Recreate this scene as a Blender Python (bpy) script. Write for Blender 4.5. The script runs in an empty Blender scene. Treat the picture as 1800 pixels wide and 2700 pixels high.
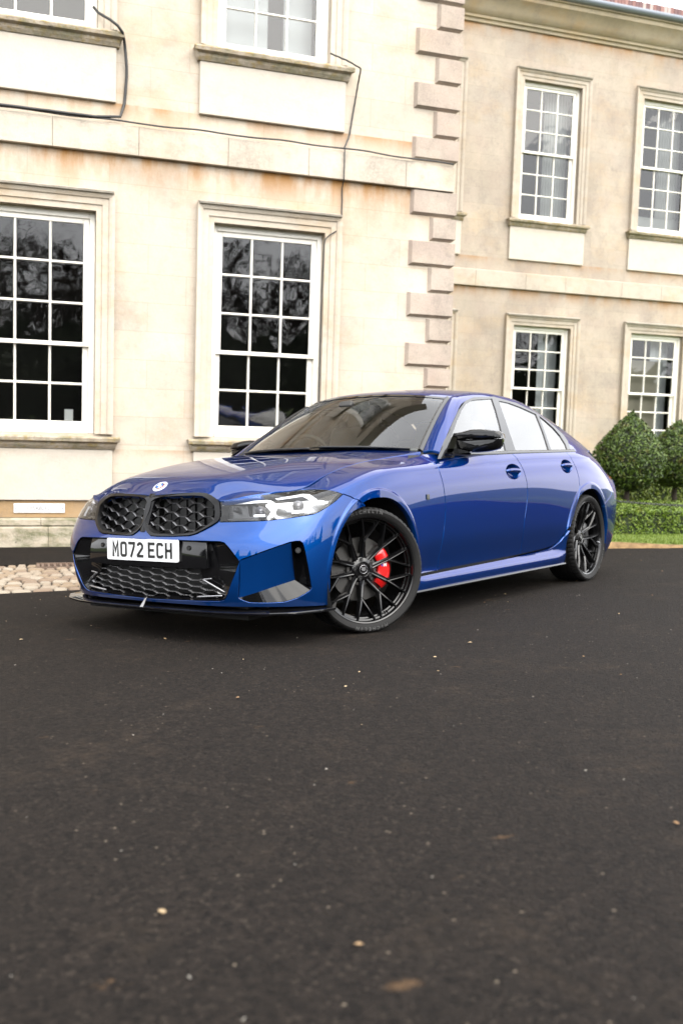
import bpy, bmesh, math, random
import numpy as np
from mathutils import Matrix, Vector
from mathutils.geometry import delaunay_2d_cdt
random.seed(7)
RNG = np.random.default_rng(7)
rad = math.radians
sc = bpy.context.scene
COL = sc.collection

# ------------------------------------------------------------------ camera
CAR = np.array([4.1921, 3.7189, .7889])            # camera seen from the car
def axes(yaw, pitch, roll):
    f = np.array([math.cos(yaw)*math.cos(pitch), math.sin(yaw)*math.cos(pitch), math.sin(pitch)])
    r0 = np.array([math.sin(yaw), -math.cos(yaw), 0.]); u0 = np.cross(r0, f)
    return f, math.cos(roll)*r0+math.sin(roll)*u0, -math.sin(roll)*r0+math.cos(roll)*u0
CF, CR, CU = axes(3.7707, -.0325, -.0162)
FPX = 2570.0
_v = np.array([.0158, .0694, 1.]); _v /= np.linalg.norm(_v)        # true vertical, seen from the car on its sloping drive
_x = np.array([1., 0, 0]); _x -= _v*(_x@_v); _x /= np.linalg.norm(_x)
ROT = np.stack([_x, np.cross(_v, _x), _v])                         # car axes -> world axes
CAM = ROT@CAR; WF, WR, WU = ROT@CF, ROT@CR, ROT@CU
cam_data = bpy.data.cameras.new('camera'); cam = bpy.data.objects.new('camera', cam_data); COL.objects.link(cam)
cam.matrix_world = Matrix([[WR[i], WU[i], -WF[i], CAM[i]] for i in range(3)]+[[0, 0, 0, 1]])
cam_data.sensor_fit = 'VERTICAL'; cam_data.sensor_height = 36; cam_data.lens = FPX/2700*36
cam_data.clip_start = .05; cam_data.clip_end = 3000
cam_data.dof.use_dof = True; cam_data.dof.focus_distance = 5.0; cam_data.dof.aperture_fstop = 2.8
sc.camera = cam

# ------------------------------------------------------------------ sky, sun, exposure
SUN_EL, SUN_AZ = rad(52), rad(72)                 # azimuth in world, anticlockwise from +x
w = bpy.data.worlds.new('World'); sc.world = w; w.use_nodes = True
nt = w.node_tree; nt.nodes.clear()
out = nt.nodes.new('ShaderNodeOutputWorld'); bg = nt.nodes.new('ShaderNodeBackground')
sky = nt.nodes.new('ShaderNodeTexSky'); sky.sky_type = 'NISHITA'; sky.sun_disc = False
sky.sun_elevation = SUN_EL; sky.sun_rotation = rad(90)-SUN_AZ
sky.air_density = 1.0; sky.dust_density = 3.0; sky.ozone_density = 1.0
hs = nt.nodes.new('ShaderNodeHueSaturation'); hs.inputs['Saturation'].default_value = .28
tc = nt.nodes.new('ShaderNodeTexCoord'); mp = nt.nodes.new('ShaderNodeMapping'); mp.inputs['Scale'].default_value = (1.2, 1.2, 3.2)
nz = nt.nodes.new('ShaderNodeTexNoise'); nz.inputs['Scale'].default_value = 1.7; nz.inputs['Detail'].default_value = 6
cr = nt.nodes.new('ShaderNodeMapRange'); cr.inputs['From Min'].default_value = .3; cr.inputs['From Max'].default_value = .7
cr.inputs['To Min'].default_value = .82; cr.inputs['To Max'].default_value = 1.25
mul = nt.nodes.new('ShaderNodeVectorMath'); mul.operation = 'MULTIPLY'
mixc = nt.nodes.new('ShaderNodeMix'); mixc.data_type = 'RGBA'; mixc.inputs['Factor'].default_value = .72
mixc.inputs['B'].default_value = (9.6, 9.7, 9.9, 1)          # even cloud deck over the clear sky
L = nt.links.new
L(sky.outputs[0], hs.inputs['Color']); L(hs.outputs[0], mixc.inputs['A'])
L(tc.outputs['Generated'], mp.inputs[0]); L(mp.outputs[0], nz.inputs[0]); L(nz.outputs[0], cr.inputs[0])
L(mixc.outputs['Result'], mul.inputs[0]); L(cr.outputs[0], mul.inputs[1]); L(mul.outputs[0], bg.inputs[0])
bg.inputs[1].default_value = .15; L(bg.outputs[0], out.inputs[0])
sd = bpy.data.lights.new('sun', 'SUN'); sun = bpy.data.objects.new('sun', sd); COL.objects.link(sun)
sd.energy = 1.5; sd.angle = rad(75); sd.color = (1, .94, .84)
_sdir = Vector((math.cos(SUN_EL)*math.cos(SUN_AZ), math.cos(SUN_EL)*math.sin(SUN_AZ), math.sin(SUN_EL)))
sun.rotation_euler = _sdir.to_track_quat('Z', 'Y').to_euler()
sc.view_settings.view_transform = 'Standard'; sc.view_settings.look = 'None'
sc.view_settings.exposure = 1.82; sc.view_settings.gamma = 1; sc.view_settings.use_curve_mapping = False
sc.render.engine = 'CYCLES'
sc.cycles.use_denoising = True
sc.cycles.max_bounces = 10; sc.cycles.transparent_max_bounces = 24; sc.cycles.glossy_bounces = 6
sc.cycles.caustics_reflective = False; sc.cycles.caustics_refractive = False; sc.cycles.sample_clamp_indirect = 8

# ------------------------------------------------------------------ helpers: materials
class NT:
    def __init__(s, name):
        s.m = bpy.data.materials.new(name); s.m.use_nodes = True; s.t = s.m.node_tree
        s.p = s.t.nodes['Principled BSDF']; s.o = s.t.nodes['Material Output']
    def n(s, typ, **kw):
        n = s.t.nodes.new(typ)
        for k, v in kw.items():
            if k in n.inputs: n.inputs[k].default_value = v
            else: setattr(n, k, v)
        return n
    def l(s, a, b): s.t.links.new(a, b)
    def coord(s, scale=(1, 1, 1), which='Object'):
        c = s.n('ShaderNodeTexCoord'); m = s.n('ShaderNodeMapping'); m.inputs['Scale'].default_value = scale
        s.l(c.outputs[which], m.inputs[0]); return m.outputs[0]
    def noise(s, vec, scale, detail=4, rough=.55):
        n = s.n('ShaderNodeTexNoise', Scale=scale, Detail=detail, Roughness=rough); s.l(vec, n.inputs['Vector']); return n.outputs['Fac']
    def rng(s, v, a, b, c, d, smooth=False):
        n = s.n('ShaderNodeMapRange'); n.interpolation_type = 'SMOOTHSTEP' if smooth else 'LINEAR'
        for k, x in zip(('From Min', 'From Max', 'To Min', 'To Max'), (a, b, c, d)): n.inputs[k].default_value = x
        s.l(v, n.inputs['Value']); return n.outputs[0]
    def mix(s, f, a, b, blend='MIX'):
        n = s.n('ShaderNodeMix', data_type='RGBA', blend_type=blend)
        for k, v in (('Factor', f), ('A', a), ('B', b)):
            i = n.inputs[k] if k == 'Factor' else [x for x in n.inputs if x.name == k and x.type == 'RGBA'][0]
            if hasattr(v, 'node'): s.l(v, i)
            elif k == 'Factor': i.default_value = v
            else: i.default_value = (*v, 1)
        return [x for x in n.outputs if x.type == 'RGBA'][0]
    def math(s, op, a, b=0.):
        n = s.n('ShaderNodeMath', operation=op)
        for i, v in enumerate((a, b)):
            if hasattr(v, 'node'): s.l(v, n.inputs[i])
            else: n.inputs[i].default_value = v
        return n.outputs[0]
    def bump(s, h, strength, dist=.01):
        n = s.n('ShaderNodeBump', Strength=strength, Distance=dist); s.l(h, n.inputs['Height']); s.l(n.outputs[0], s.p.inputs['Normal'])
    def set(s, **kw):
        for k, v in kw.items():
            k = k.replace('_', ' ')
            i = s.p.inputs[k]
            if hasattr(v, 'node'): s.l(v, i)
            else: i.default_value = (*v, 1) if k in ('Base Color', 'Emission Color') and len(v) == 3 else v
        return s
def plain(name, col, rough=.5, **kw):
    m = NT(name); m.set(Base_Color=col, Roughness=rough, **kw); return m.m

# ------------------------------------------------------------------ helpers: objects
def obj(name, verts, faces, mat, parent=None, smooth=False, normals=None, loc=None):
    me = bpy.data.meshes.new(name)
    me.from_pydata([tuple(map(float, v)) for v in verts], [], [tuple(map(int, f)) for f in faces]); me.update()
    if mat is not None: me.materials.append(mat)
    if smooth or normals is not None: me.polygons.foreach_set('use_smooth', [True]*len(me.polygons))
    if normals is not None: me.normals_split_custom_set_from_vertices([tuple(map(float, n)) for n in normals])
    o = bpy.data.objects.new(name, me); COL.objects.link(o)
    if parent is not None: o.parent = parent
    if loc is not None: o.location = loc
    return o
def empty(name, loc=(0, 0, 0), rz=0, parent=None):
    o = bpy.data.objects.new(name, None); COL.objects.link(o); o.location = loc; o.rotation_euler = (0, 0, rz); o.empty_display_size = .2
    if parent is not None: o.parent = parent
    return o
def tag(o, label=None, cat=None, group=None, kind=None):
    for k, v in (('label', label), ('category', cat), ('group', group), ('kind', kind)):
        if v: o[k] = v
    return o
class MB:
    """collects shapes for one mesh"""
    def __init__(s): s.v = []; s.f = []
    def add(s, v, f):
        b = len(s.v); s.v += [tuple(map(float, q)) for q in v]; s.f += [tuple(int(i)+b for i in q) for q in f]; return s
    def box(s, a, b):
        (x0, y0, z0), (x1, y1, z1) = a, b
        return s.add([(x0, y0, z0), (x1, y0, z0), (x1, y1, z0), (x0, y1, z0), (x0, y0, z1), (x1, y0, z1), (x1, y1, z1), (x0, y1, z1)],
              [(3, 2, 1, 0), (4, 5, 6, 7), (0, 1, 5, 4), (1, 2, 6, 5), (2, 3, 7, 6), (3, 0, 4, 7)])
    def hexa(s, q):   # eight corners like box
        return s.add(q, [(3, 2, 1, 0), (4, 5, 6, 7), (0, 1, 5, 4), (1, 2, 6, 5), (2, 3, 7, 6), (3, 0, 4, 7)])
    def grid(s, G, flip=False, closeu=False, closev=False):
        G = np.asarray(G, float); nu, nv = G.shape[:2]; f = []
        for i in range(nu if closeu else nu-1):
            for j in range(nv if closev else nv-1):
                a, b, c, d = i*nv+j, ((i+1) % nu)*nv+j, ((i+1) % nu)*nv+(j+1) % nv, i*nv+(j+1) % nv
                f.append((d, c, b, a) if flip else (a, b, c, d))
        return s.add(G.reshape(-1, 3), f)
    def tube(s, pts, r, n=8, caps=True):
        pts = np.asarray(pts, float); m = len(pts); r = np.broadcast_to(np.asarray(r, float), (m,))
        t = np.gradient(pts, axis=0); t /= np.linalg.norm(t, axis=1, keepdims=True)+1e-12
        ref = np.array([0, 0, 1.]) if abs(t[0][2]) < .9 else np.array([1., 0, 0]); G = []
        for i in range(m):
            a = np.cross(t[i], ref); a /= np.linalg.norm(a)+1e-12; b = np.cross(a, t[i]); ref = b
            G.append([pts[i]+r[i]*(math.cos(q)*a+math.sin(q)*b) for q in np.linspace(0, 2*math.pi, n, endpoint=False)])
        base = len(s.v); s.grid(G, closev=True)
        if caps: s.f.append(tuple(base+i for i in range(n))); s.f.append(tuple(base+(m-1)*n+i for i in range(n))[::-1])
        return s
    def lathe(s, prof, n=48, axis=1, closed=False):
        """prof: (radius, height along axis)"""
        G = []
        for k in range(n):
            a = 2*math.pi*k/n; row = []
            for r_, h in prof:
                q = [0, 0, 0]; q[axis] = h; q[(axis+1) % 3] = r_*math.cos(a); q[(axis+2) % 3] = r_*math.sin(a); row.append(q)
            G.append(row)
        return s.grid(G, closeu=True, closev=closed)
    def prism(s, poly, d):
        """closed polygon of 3D points pushed along d"""
        poly = np.asarray(poly, float); n = len(poly); d = np.asarray(d, float)
        return s.add(np.vstack([poly, poly+d]), [tuple(range(n))[::-1], tuple(range(n, 2*n))]+[(i, (i+1) % n, n+(i+1) % n, n+i) for i in range(n)])
    def build(s, name, mat, parent=None, smooth=False, loc=None, auto=None):
        o = obj(name, s.v, s.f, mat, parent, smooth, loc=loc)
        if auto is not None:
            o.data.polygons.foreach_set('use_smooth', [True]*len(o.data.polygons)); o.data.set_sharp_from_angle(angle=rad(auto))
        return o
def bevel(o, width, seg=2, angle=30):
    m = o.modifiers.new('bevel', 'BEVEL'); m.width = width; m.segments = seg; m.limit_method = 'ANGLE'; m.angle_limit = rad(angle); m.harden_normals = False
    return o
def copy_tree(o, parent=None):
    c = o.copy(); COL.objects.link(c); c.parent = parent
    for ch in list(o.children): copy_tree(ch, c)
    return c
# ================================================================== SETTING
# site frame: x along the fronts (to the right), y into the house, z up
HD = np.array([.8137, -.5813, 0.]); ND = np.array([.5813, .8137, 0.])
SITE = Matrix([[-HD[0], -ND[0], 0, 0], [-HD[1], -ND[1], 0, 0], [0, 0, 1, 0], [0, 0, 0, 1]])
def site(o): o.matrix_world = SITE @ Matrix.Translation(o.location); return o
GA, GB = .0267, -.0654
def smin(x, lo, hi, k=3.): return np.clip(x, lo, hi)
def zroad(x, y):
    """the drive falls towards the house front and levels out behind the camera and far to the sides"""
    yy = np.where(y < -8, -8-6*np.tanh((-8-y)/12.), y); yy = np.minimum(yy, 5.2); xx = 9*np.tanh(np.asarray(x)/9.*1.0) if False else np.clip(x, -14, 14)
    return GA*xx+GB*yy
def asphalt_mat(name, dark=(.0012, .0010, .0008), lite=(.0112, .0088, .0074), worn=.5):
    m = NT(name); c = m.coord((1, 1, 1))
    v = m.n('ShaderNodeTexVoronoi', Scale=120.); m.l(c, v.inputs['Vector'])
    v2 = m.n('ShaderNodeTexVoronoi', Scale=74.); m.l(c, v2.inputs['Vector'])
    wn = m.n('ShaderNodeTexWhiteNoise'); wn.noise_dimensions = '3D'; m.l(v.outputs['Position'], wn.inputs['Vector'])
    wn2 = m.n('ShaderNodeTexWhiteNoise'); wn2.noise_dimensions = '3D'; m.l(v2.outputs['Position'], wn2.inputs['Vector'])
    col = m.mix(m.rng(v.outputs['Distance'], .05, .6, 1, 0), dark, lite)
    col = m.mix(m.rng(wn.outputs['Value'], .2, 1, 0, .8), col, (.0122, .0094, .0077), 'MIX')
    col = m.mix(m.rng(wn.outputs['Value'], .955, .96, 0, .7), col, (.032, .0255, .0198))
    col = m.mix(m.rng(m.noise(c, 9, 3), .3, .7, .25, .6), col, m.mix(wn2.outputs['Value'], (.0010, .0008, .0007), (.0160, .0120, .0096)))
    pb = m.math('MULTIPLY', m.rng(wn2.outputs['Value'], .9885, .989, 0, .9), m.rng(v2.outputs['Distance'], .18, .30, 1, 0))
    col = m.mix(pb, col, (.12, .098, .073))
    big = m.noise(c, .55, 5, .6); mid = m.noise(c, 3.2, 4, .6); fin = m.noise(c, 22, 4, .6)
    col = m.mix(m.rng(big, .32, .70, 0, .35), col, (.0058, .0046, .0038))
    col = m.mix(m.math('MULTIPLY', m.rng(mid, .52, .74, 0, .5), m.rng(fin, .4, .65, 0, 1)), col, (.029, .0205, .0138))
    lf = m.n('ShaderNodeTexVoronoi', Scale=2.1); lf.inputs['Randomness'].default_value = 1.; m.l(m.coord((1, 1.8, 1)), lf.inputs['Vector'])
    sm = m.math('MULTIPLY', m.rng(lf.outputs['Distance'], .03, .09, 1, 0, True), m.rng(fin, .48, .58, 0, .8))
    col = m.mix(sm, col, (.050, .030, .016))
    m.set(Base_Color=col, Roughness=.88); m.p.inputs['Specular IOR Level'].default_value = .10
    h = m.math('ADD', m.rng(v.outputs['Distance'], 0, .6, 1, 0), m.math('MULTIPLY', m.rng(v2.outputs['Distance'], 0, .5, 1, 0), .5)); m.bump(h, .9, .005); return m.m
ASPH = asphalt_mat('drive_tarmac')
xs = np.r_[np.linspace(-1500, -20, 10), np.linspace(-16, 20, 37), np.linspace(26, 1500, 10)]; ys = np.r_[np.linspace(-1500, -40, 8), np.linspace(-36, -9, 14), np.linspace(-8, 6, 29)]
xs = np.unique(xs); ys = np.unique(ys)
# one sheet of ground: tarmac near, grass park beyond
def park_mat():
    m = NT('park_grass'); c = m.coord(); n = m.noise(c, 2.2, 6, .65); n2 = m.noise(c, 60, 3)
    col = m.mix(m.rng(n, .3, .7, 0, 1), (.030, .057, .007), (.057, .088, .012)); col = m.mix(m.rng(n2, .3, .7, 0, .5), col, (.12, .15, .03))
    m.set(Base_Color=col, Roughness=.9); m.bump(n2, .8, .03); return m.m
PARK = park_mat()
def sheet(name, xs, ys, zf, mat):
    G = [[(x, y, float(zf(x, y))) for y in ys] for x in xs]; m = MB(); m.grid(G); o = m.build(name, mat, None, smooth=True); return site(o)
g = sheet('ground', xs, np.r_[ys, 8, 12, 40, 200, 1500], lambda x, y: zroad(x, y)-.05, PARK); tag(g, kind='structure')
YR0 = -9.5                                         # the drive's edge behind the camera
xr = np.linspace(-30, 24, 109)
def front_edge(x): return 2.05 if x < 3.2 else (4.35-(x-3.5)*.24 if x < 3.9 else 4.0-.40*(x-3.9)*.9 if x < 9 else 1.6)
def grass_edge(x): return np.interp(x, [-30, 3.25, 3.6, 4.2, 5.0, 5.6, 7.0, 9., 12., 24.], [2.05, 2.05, 4.7, 4.05, 3.66, 3.40, 2.9, 2.3, 1.8, 1.2])
G = []
for x in xr:
    e = float(grass_edge(x)); yb = np.r_[np.linspace(YR0+.8*math.sin(x*.13), -1, 12), np.linspace(-.5, e, 9)]; G.append([(x, y, float(zroad(x, y))) for y in yb])
m = MB(); m.grid(G); road = site(m.build('drive_road', ASPH, None, smooth=True)); tag(road, kind='structure')
# gutter of setts along the house and the dark footway strip behind it
YG0, YG1, YW = 2.05, 3.40, 4.80
def zgut(x, y):
    t = (y-YG0)/(YG1-YG0); a = GA*np.clip(x, -14, 14)+GB*YG0; return a+(-.131+.020*np.clip(x, -3, 4)-a)*t
def zfoot(x, y):
    t = (y-YG1)/(YW-YG1); a = zgut(x, YG1); return a+(-.168+.012*max(0, x)-a)*t
bed = sheet('gutter_bed', np.linspace(-12, 3.32, 24), np.linspace(YG0-.02, YG1+.02, 5), lambda x, y: zgut(x, y)-.012, plain('gutter_sand', (.035, .026, .018), .95)); tag(bed, kind='structure')
FOOT = asphalt_mat('footway_tarmac', (.002, .0018, .0018), (.008, .0068, .0062))
ft_ = sheet('footway', np.linspace(-12, 3.6, 26), np.linspace(YG1, YW+.25, 6), zfoot, FOOT); tag(ft_, kind='structure')
def sett_mat(i, a, b_):
    m = NT('sett_stone_%s' % 'abcd'[i]); c = m.coord((1, 1, 1)); n = m.noise(c, 18, 5, .6); m.set(Base_Color=m.mix(m.rng(n, .3, .7, 0, 1), a, b_), Roughness=.85); m.bump(m.noise(c, 60, 4), .5, .006); return m.m
SETT = [sett_mat(0, (.135, .095, .060), (.205, .155, .105)), sett_mat(1, (.165, .128, .09), (.23, .19, .145)), sett_mat(2, (.115, .08, .055), (.175, .127, .088)), sett_mat(3, (.19, .155, .115), (.25, .215, .17))]
def sett_mesh(k):
    bm = bmesh.new(); bmesh.ops.create_cube(bm, size=1); bmesh.ops.bevel(bm, geom=bm.edges[:], offset=.16, segments=1, affect='EDGES')
    for v in bm.verts: v.co += Vector(RNG.uniform(-.035, .035, 3))
    me = bpy.data.meshes.new('sett'); bm.to_mesh(me); bm.free(); me.polygons.foreach_set('use_smooth', [True]*len(me.polygons)); me.set_sharp_from_angle(angle=rad(50)); me.materials.append(SETT[k % 4]); return me
SM = [sett_mesh(k) for k in range(8)]; far = MB(); ny = 12; dy = (YG1-YG0-.04)/ny; grate_x = (-1.10, -.55); cnt = 0
for j in range(ny):
    x = -9.+RNG.uniform(0, .1); y = YG0+.02+dy*(j+.5)
    while x < 3.2:
        w_ = RNG.uniform(.075, .15); cx = x+w_/2; x += w_
        if j >= ny-2 and grate_x[0]-.03 < cx < grate_x[1]+.03: continue
        z = float(zgut(cx, y))-.022+RNG.uniform(-.004, .004); s_ = (w_-.014, dy-.016+RNG.uniform(-.010, .010), .06)
        if -2.1 < cx < -.02 and cnt < 300:
            o = bpy.data.objects.new('sett', SM[int(RNG.integers(8))]); COL.objects.link(o); o.parent = bed; o.location = (cx, y, z); o.scale = s_; o.rotation_euler = (RNG.uniform(-.05, .05), RNG.uniform(-.05, .05), RNG.uniform(-.08, .08)); cnt += 1
        else:
            a, b_ = np.array(s_)/2*[1, 1, 1], None; p = np.array([cx, y, z])
            far.hexa([p+[-a[0], -a[1], -a[2]], p+[a[0], -a[1], -a[2]], p+[a[0], a[1], -a[2]], p+[-a[0], a[1], -a[2]], p+[-a[0]*.8, -a[1]*.8, a[2]], p+[a[0]*.8, -a[1]*.8, a[2]], p+[a[0]*.8, a[1]*.8, a[2]], p+[-a[0]*.8, a[1]*.8, a[2]]])
o = far.build('setts', SETT[0], bed); tag(o, kind='stuff')
# drain grating
gy0, gy1 = YG1-2*dy-.01, YG1-.02; gx0, gx1 = grate_x
gr = MB(); zz = float(zgut((gx0+gx1)/2, (gy0+gy1)/2))
gr.box((gx0, gy0, zz-.05), (gx1, gy0+.025, zz+.004)).box((gx0, gy1-.025, zz-.05), (gx1, gy1, zz+.012)).box((gx0, gy0+.025, zz-.05), (gx0+.025, gy1-.025, zz+.008)).box((gx1-.025, gy0+.025, zz-.05), (gx1, gy1-.025, zz+.008))
IRON = plain('rusty_iron', (.10, .065, .045), .75)
grate = site(gr.build('drain_grating', IRON)); tag(grate, 'rusty iron drain grating set into the stone sett gutter', 'drain')
for k in range(10):
    x = gx0+.05+k*(gx1-gx0-.1)/9; MB().box((x-.009, gy0+.02, zz-.03), (x+.009, gy1-.02, zz+.008)).build('bar', IRON, grate)
# ------------------------------------------------------------------ the house
def stone_mat(name, a, b_, blotch=.4, joint=True, zst=(), pink=0., rough=.9, jw=(.78, .29), ochre=.4, grey=.4, grain=.25):
    """weathered limestone: tone drift, grey soiling, ochre iron stains, pitted grain, faint ashlar joints"""
    m = NT(name); c = m.coord((1, 1, 1)); n1 = m.noise(c, 1.1, 6, .6); n2 = m.noise(c, 7, 6, .68); n3 = m.noise(c, 38, 5, .7); n4 = m.noise(c, 120, 3, .6)
    col = m.mix(m.rng(n1, .3, .7, 0, 1), a, b_)
    sx = m.n('ShaderNodeSeparateXYZ'); m.l(c, sx.inputs[0]); Zc = sx.outputs['Z']
    if joint:
        cb = m.n('ShaderNodeCombineXYZ'); m.l(sx.outputs['X'], cb.inputs[0]); m.l(Zc, cb.inputs[1])
        br = m.n('ShaderNodeTexBrick'); m.l(cb.outputs[0], br.inputs['Vector']); br.inputs['Scale'].default_value = 1.; br.inputs['Brick Width'].default_value = jw[0]; br.inputs['Row Height'].default_value = jw[1]; br.inputs['Mortar Size'].default_value = .0028; br.inputs['Mortar Smooth'].default_value = .3
        br.inputs['Color1'].default_value = (.86, .86, .87, 1); br.inputs['Color2'].default_value = (1.06, 1.03, .99, 1); br.inputs['Mortar'].default_value = (.62, .57, .50, 1); br.inputs['Bias'].default_value = 0
        col = m.mix(.62, col, br.outputs['Color'], 'MULTIPLY')
    if pink: col = m.mix(m.rng(m.noise(c, 2.3, 4), .45, .65, 0, pink), col, (.275, .205, .178))
    col = m.mix(m.rng(m.noise(m.coord((.9, .9, 1.6)), 1.3, 6, .68), .50, .66, 0, ochre), col, (.34, .225, .105))
    gr = m.math('MULTIPLY', m.rng(m.noise(m.coord((1.3, 1.3, .7)), 1.1, 6, .7), .46, .66, 0, 1), m.rng(n3, .35, .62, .25, 1)); col = m.mix(m.math('MULTIPLY', gr, grey), col, (.165, .145, .125))
    col = m.mix(m.math('MULTIPLY', m.rng(n2, .50, .72, 0, 1), m.rng(n3, .40, .60, .2, blotch)), col, (.19, .165, .14))
    col = m.mix(m.rng(n4, .30, .52, grain, 0), col, (.15, .125, .10))
    vs = m.coord((3.4, 3.4, .8)); dr = m.noise(vs, 1.0, 6, .65)
    for z0, dz, k in zst:                     # ochre runs washed down from a ledge
        f = m.math('MULTIPLY', m.rng(Zc, z0-dz, z0, 0, 1), m.rng(Zc, z0, z0+.01, 1, 0))
        f = m.math('MULTIPLY', m.math('MULTIPLY', f, f), m.rng(dr, .40, .60, .10, k)); col = m.mix(f, col, (.27, .125, .028))
    m.set(Base_Color=col, Roughness=rough); m.p.inputs['Specular IOR Level'].default_value = .2
    m.bump(m.math('ADD', m.math('MULTIPLY', n2, .5), m.math('ADD', n3, m.math('MULTIPLY', n4, .5))), .35, .012); return m.m
STA = stone_mat('ashlar_cream', (.405, .350, .283), (.455, .408, .345), blotch=.25, zst=((3.75, .60, 1.), (.30, .5, .9), (4.245, .28, .7), (.82, .12, .4)), ochre=.32, grey=.30, grain=.12)
STB = stone_mat('ashlar_weathered', (.300, .258, .208), (.365, .320, .264), blotch=.7, pink=.25, zst=((3.75, .30, .8), (4.285, .2, .6), (8.33, .3, .8)), ochre=.25, grey=.6, grain=.35)
TRIM = stone_mat('dressed_stone', (.410, .356, .288), (.450, .402, .338), blotch=.25, joint=False, ochre=.42, grey=.25, grain=.12)
TRIMB = stone_mat('dressed_stone_weathered', (.345, .300, .245), (.395, .350, .292), blotch=.45, joint=False, ochre=.4, grey=.4, grain=.2)
PANELM = stone_mat('smooth_panel', (.410, .368, .312), (.435, .396, .342), blotch=.12, joint=False, ochre=.14, grey=.12, grain=.06)
QUOIN = stone_mat('quoin_stone', (.295, .242, .198), (.365, .312, .264), blotch=.6, joint=False, pink=.4, ochre=.15, grey=.65, grain=.35)
STRING = stone_mat('string_stone', (.390, .340, .276), (.445, .398, .335), blotch=.5, joint=False, ochre=.3, grey=.55, grain=.2)
PLINTH = stone_mat('plinth_ochre', (.270, .165, .072), (.355, .258, .15), blotch=.3, joint=True)
def lichen_mat(name, a, b_, moss, yellow):
    m = NT(name); c = m.coord(); n = m.noise(c, 6, 6, .7); n2 = m.noise(c, 17, 5, .7); n3 = m.noise(m.coord((1, 1, 2.)), 3.2, 5, .7)
    col = m.mix(m.rng(n, .35, .62, 0, 1), a, b_); col = m.mix(m.rng(n2, .5, .62, 0, yellow), col, (0.2394, 0.1638, 0.0378)); col = m.mix(m.rng(n3, .46, .60, 0, moss), col, (0.0662, 0.0756, 0.0252)); col = m.mix(m.rng(n2, .36, .27, 0, .75), col, (0.0315, 0.0265, 0.0189))
    m.set(Base_Color=col, Roughness=.95); m.bump(n2, .7, .02); return m.m
SILLM = lichen_mat('lichen_sill', (0.2268, 0.1827, 0.1323), (0.3402, 0.293, 0.2331), .5, .6)
MOSS = lichen_mat('mossy_plinth', (0.2646, 0.2268, 0.1701), (0.3276, 0.2898, 0.2268), .75, .12)
LEDGE = lichen_mat('grey_ledge', (0.2142, 0.1953, 0.1701), (0.3024, 0.2709, 0.2268), .1, .12)
WHITE = None
def white_mat():
    m = NT('white_gloss_paint'); c = m.coord(); n = m.noise(c, 9, 4); m.set(Base_Color=m.mix(m.rng(n, .35, .7, 0, 1), (.68, .655, .595), (.74, .715, .66)), Roughness=.42); return m.m
WHITE = white_mat()
def pane_mat():
    m = NT('window_pane_glass'); t = m.t; t.nodes.remove(m.p); c = m.coord((1, 1, 1), 'Object')
    tr = m.n('ShaderNodeBsdfTransparent'); tr.inputs[0].default_value = (.80, .83, .82, 1); gl = m.n('ShaderNodeBsdfGlossy'); gl.inputs['Roughness'].default_value = .02
    bp = m.n('ShaderNodeBump', Strength=.16, Distance=.02); m.l(m.noise(c, 2.6, 2), bp.inputs['Height']); m.l(bp.outputs[0], gl.inputs['Normal'])
    fr = m.n('ShaderNodeFresnel', IOR=1.52); fac = m.rng(fr.outputs[0], .04, 1, .055, 1)
    mx = m.n('ShaderNodeMixShader'); m.l(fac, mx.inputs[0]); m.l(tr.outputs[0], mx.inputs[1]); m.l(gl.outputs[0], mx.inputs[2]); m.l(mx.outputs[0], m.o.inputs[0]); return m.m
PANE = pane_mat()
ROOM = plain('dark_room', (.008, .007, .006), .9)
CURT = plain('pale_curtain', (.42, .42, .41), .9); BLIND = plain('cream_blind', (.36, .32, .255), .9); SHUT = plain('white_shutter', (.60, .61, .63), .5)
house = empty('manor_house'); house.matrix_world = SITE
tag(house, 'two-storey cream stone manor house with white sash windows, quoins and a recessed side wing', 'house')
YA, YB = 4.80, 10.92; XC = 3.33
def wall(name, x0, x1, z0, z1, y, ops, mat, depth=.30):
    """front sheet with openings and their reveals"""
    m = MB(); X = sorted({x0, x1, *[o[0] for o in ops], *[o[1] for o in ops]}); Zs = sorted({z0, z1, *[o[2] for o in ops], *[o[3] for o in ops]})
    for xa, xb in zip(X, X[1:]):
        for za, zb in zip(Zs, Zs[1:]):
            if any(o[0] <= xa and xb <= o[1] and o[2] <= za and zb <= o[3] for o in ops): continue
            m.add([(xa, y, za), (xb, y, za), (xb, y, zb), (xa, y, zb)], [(0, 1, 2, 3)])
    for a, b_, c, d in ops:
        m.add([(a, y, c), (a, y+depth, c), (a, y+depth, d), (a, y, d)], [(0, 1, 2, 3)]); m.add([(b_, y, c), (b_, y+depth, c), (b_, y+depth, d), (b_, y, d)], [(3, 2, 1, 0)])
        m.add([(a, y, d), (b_, y, d), (b_, y+depth, d), (a, y+depth, d)], [(3, 2, 1, 0)]); m.add([(a, y, c), (b_, y, c), (b_, y+depth, c), (a, y+depth, c)], [(0, 1, 2, 3)])
    return m.build(name, mat, house)
WA = [(-1.714, -.517), (.665, 1.862)]; WBx = [(4.90, 6.10), (7.43, 8.63), (9.965, 11.165)]
LO_A, UP_A = (.975, 3.183), (4.92, 7.40); LO_B, UP_B = (.80, 3.105), (5.03, 7.487)
wall('wall', -9, XC, -.6, 8.9, YA, [(*w_, *LO_A) for w_ in WA]+[(*w_, *UP_A) for w_ in WA], STA)
wall('wall', XC, 16, -.6, 8.9, YB, [(*w_, *LO_B) for w_ in WBx]+[(*w_, *UP_B) for w_ in WBx], STB)
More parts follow.
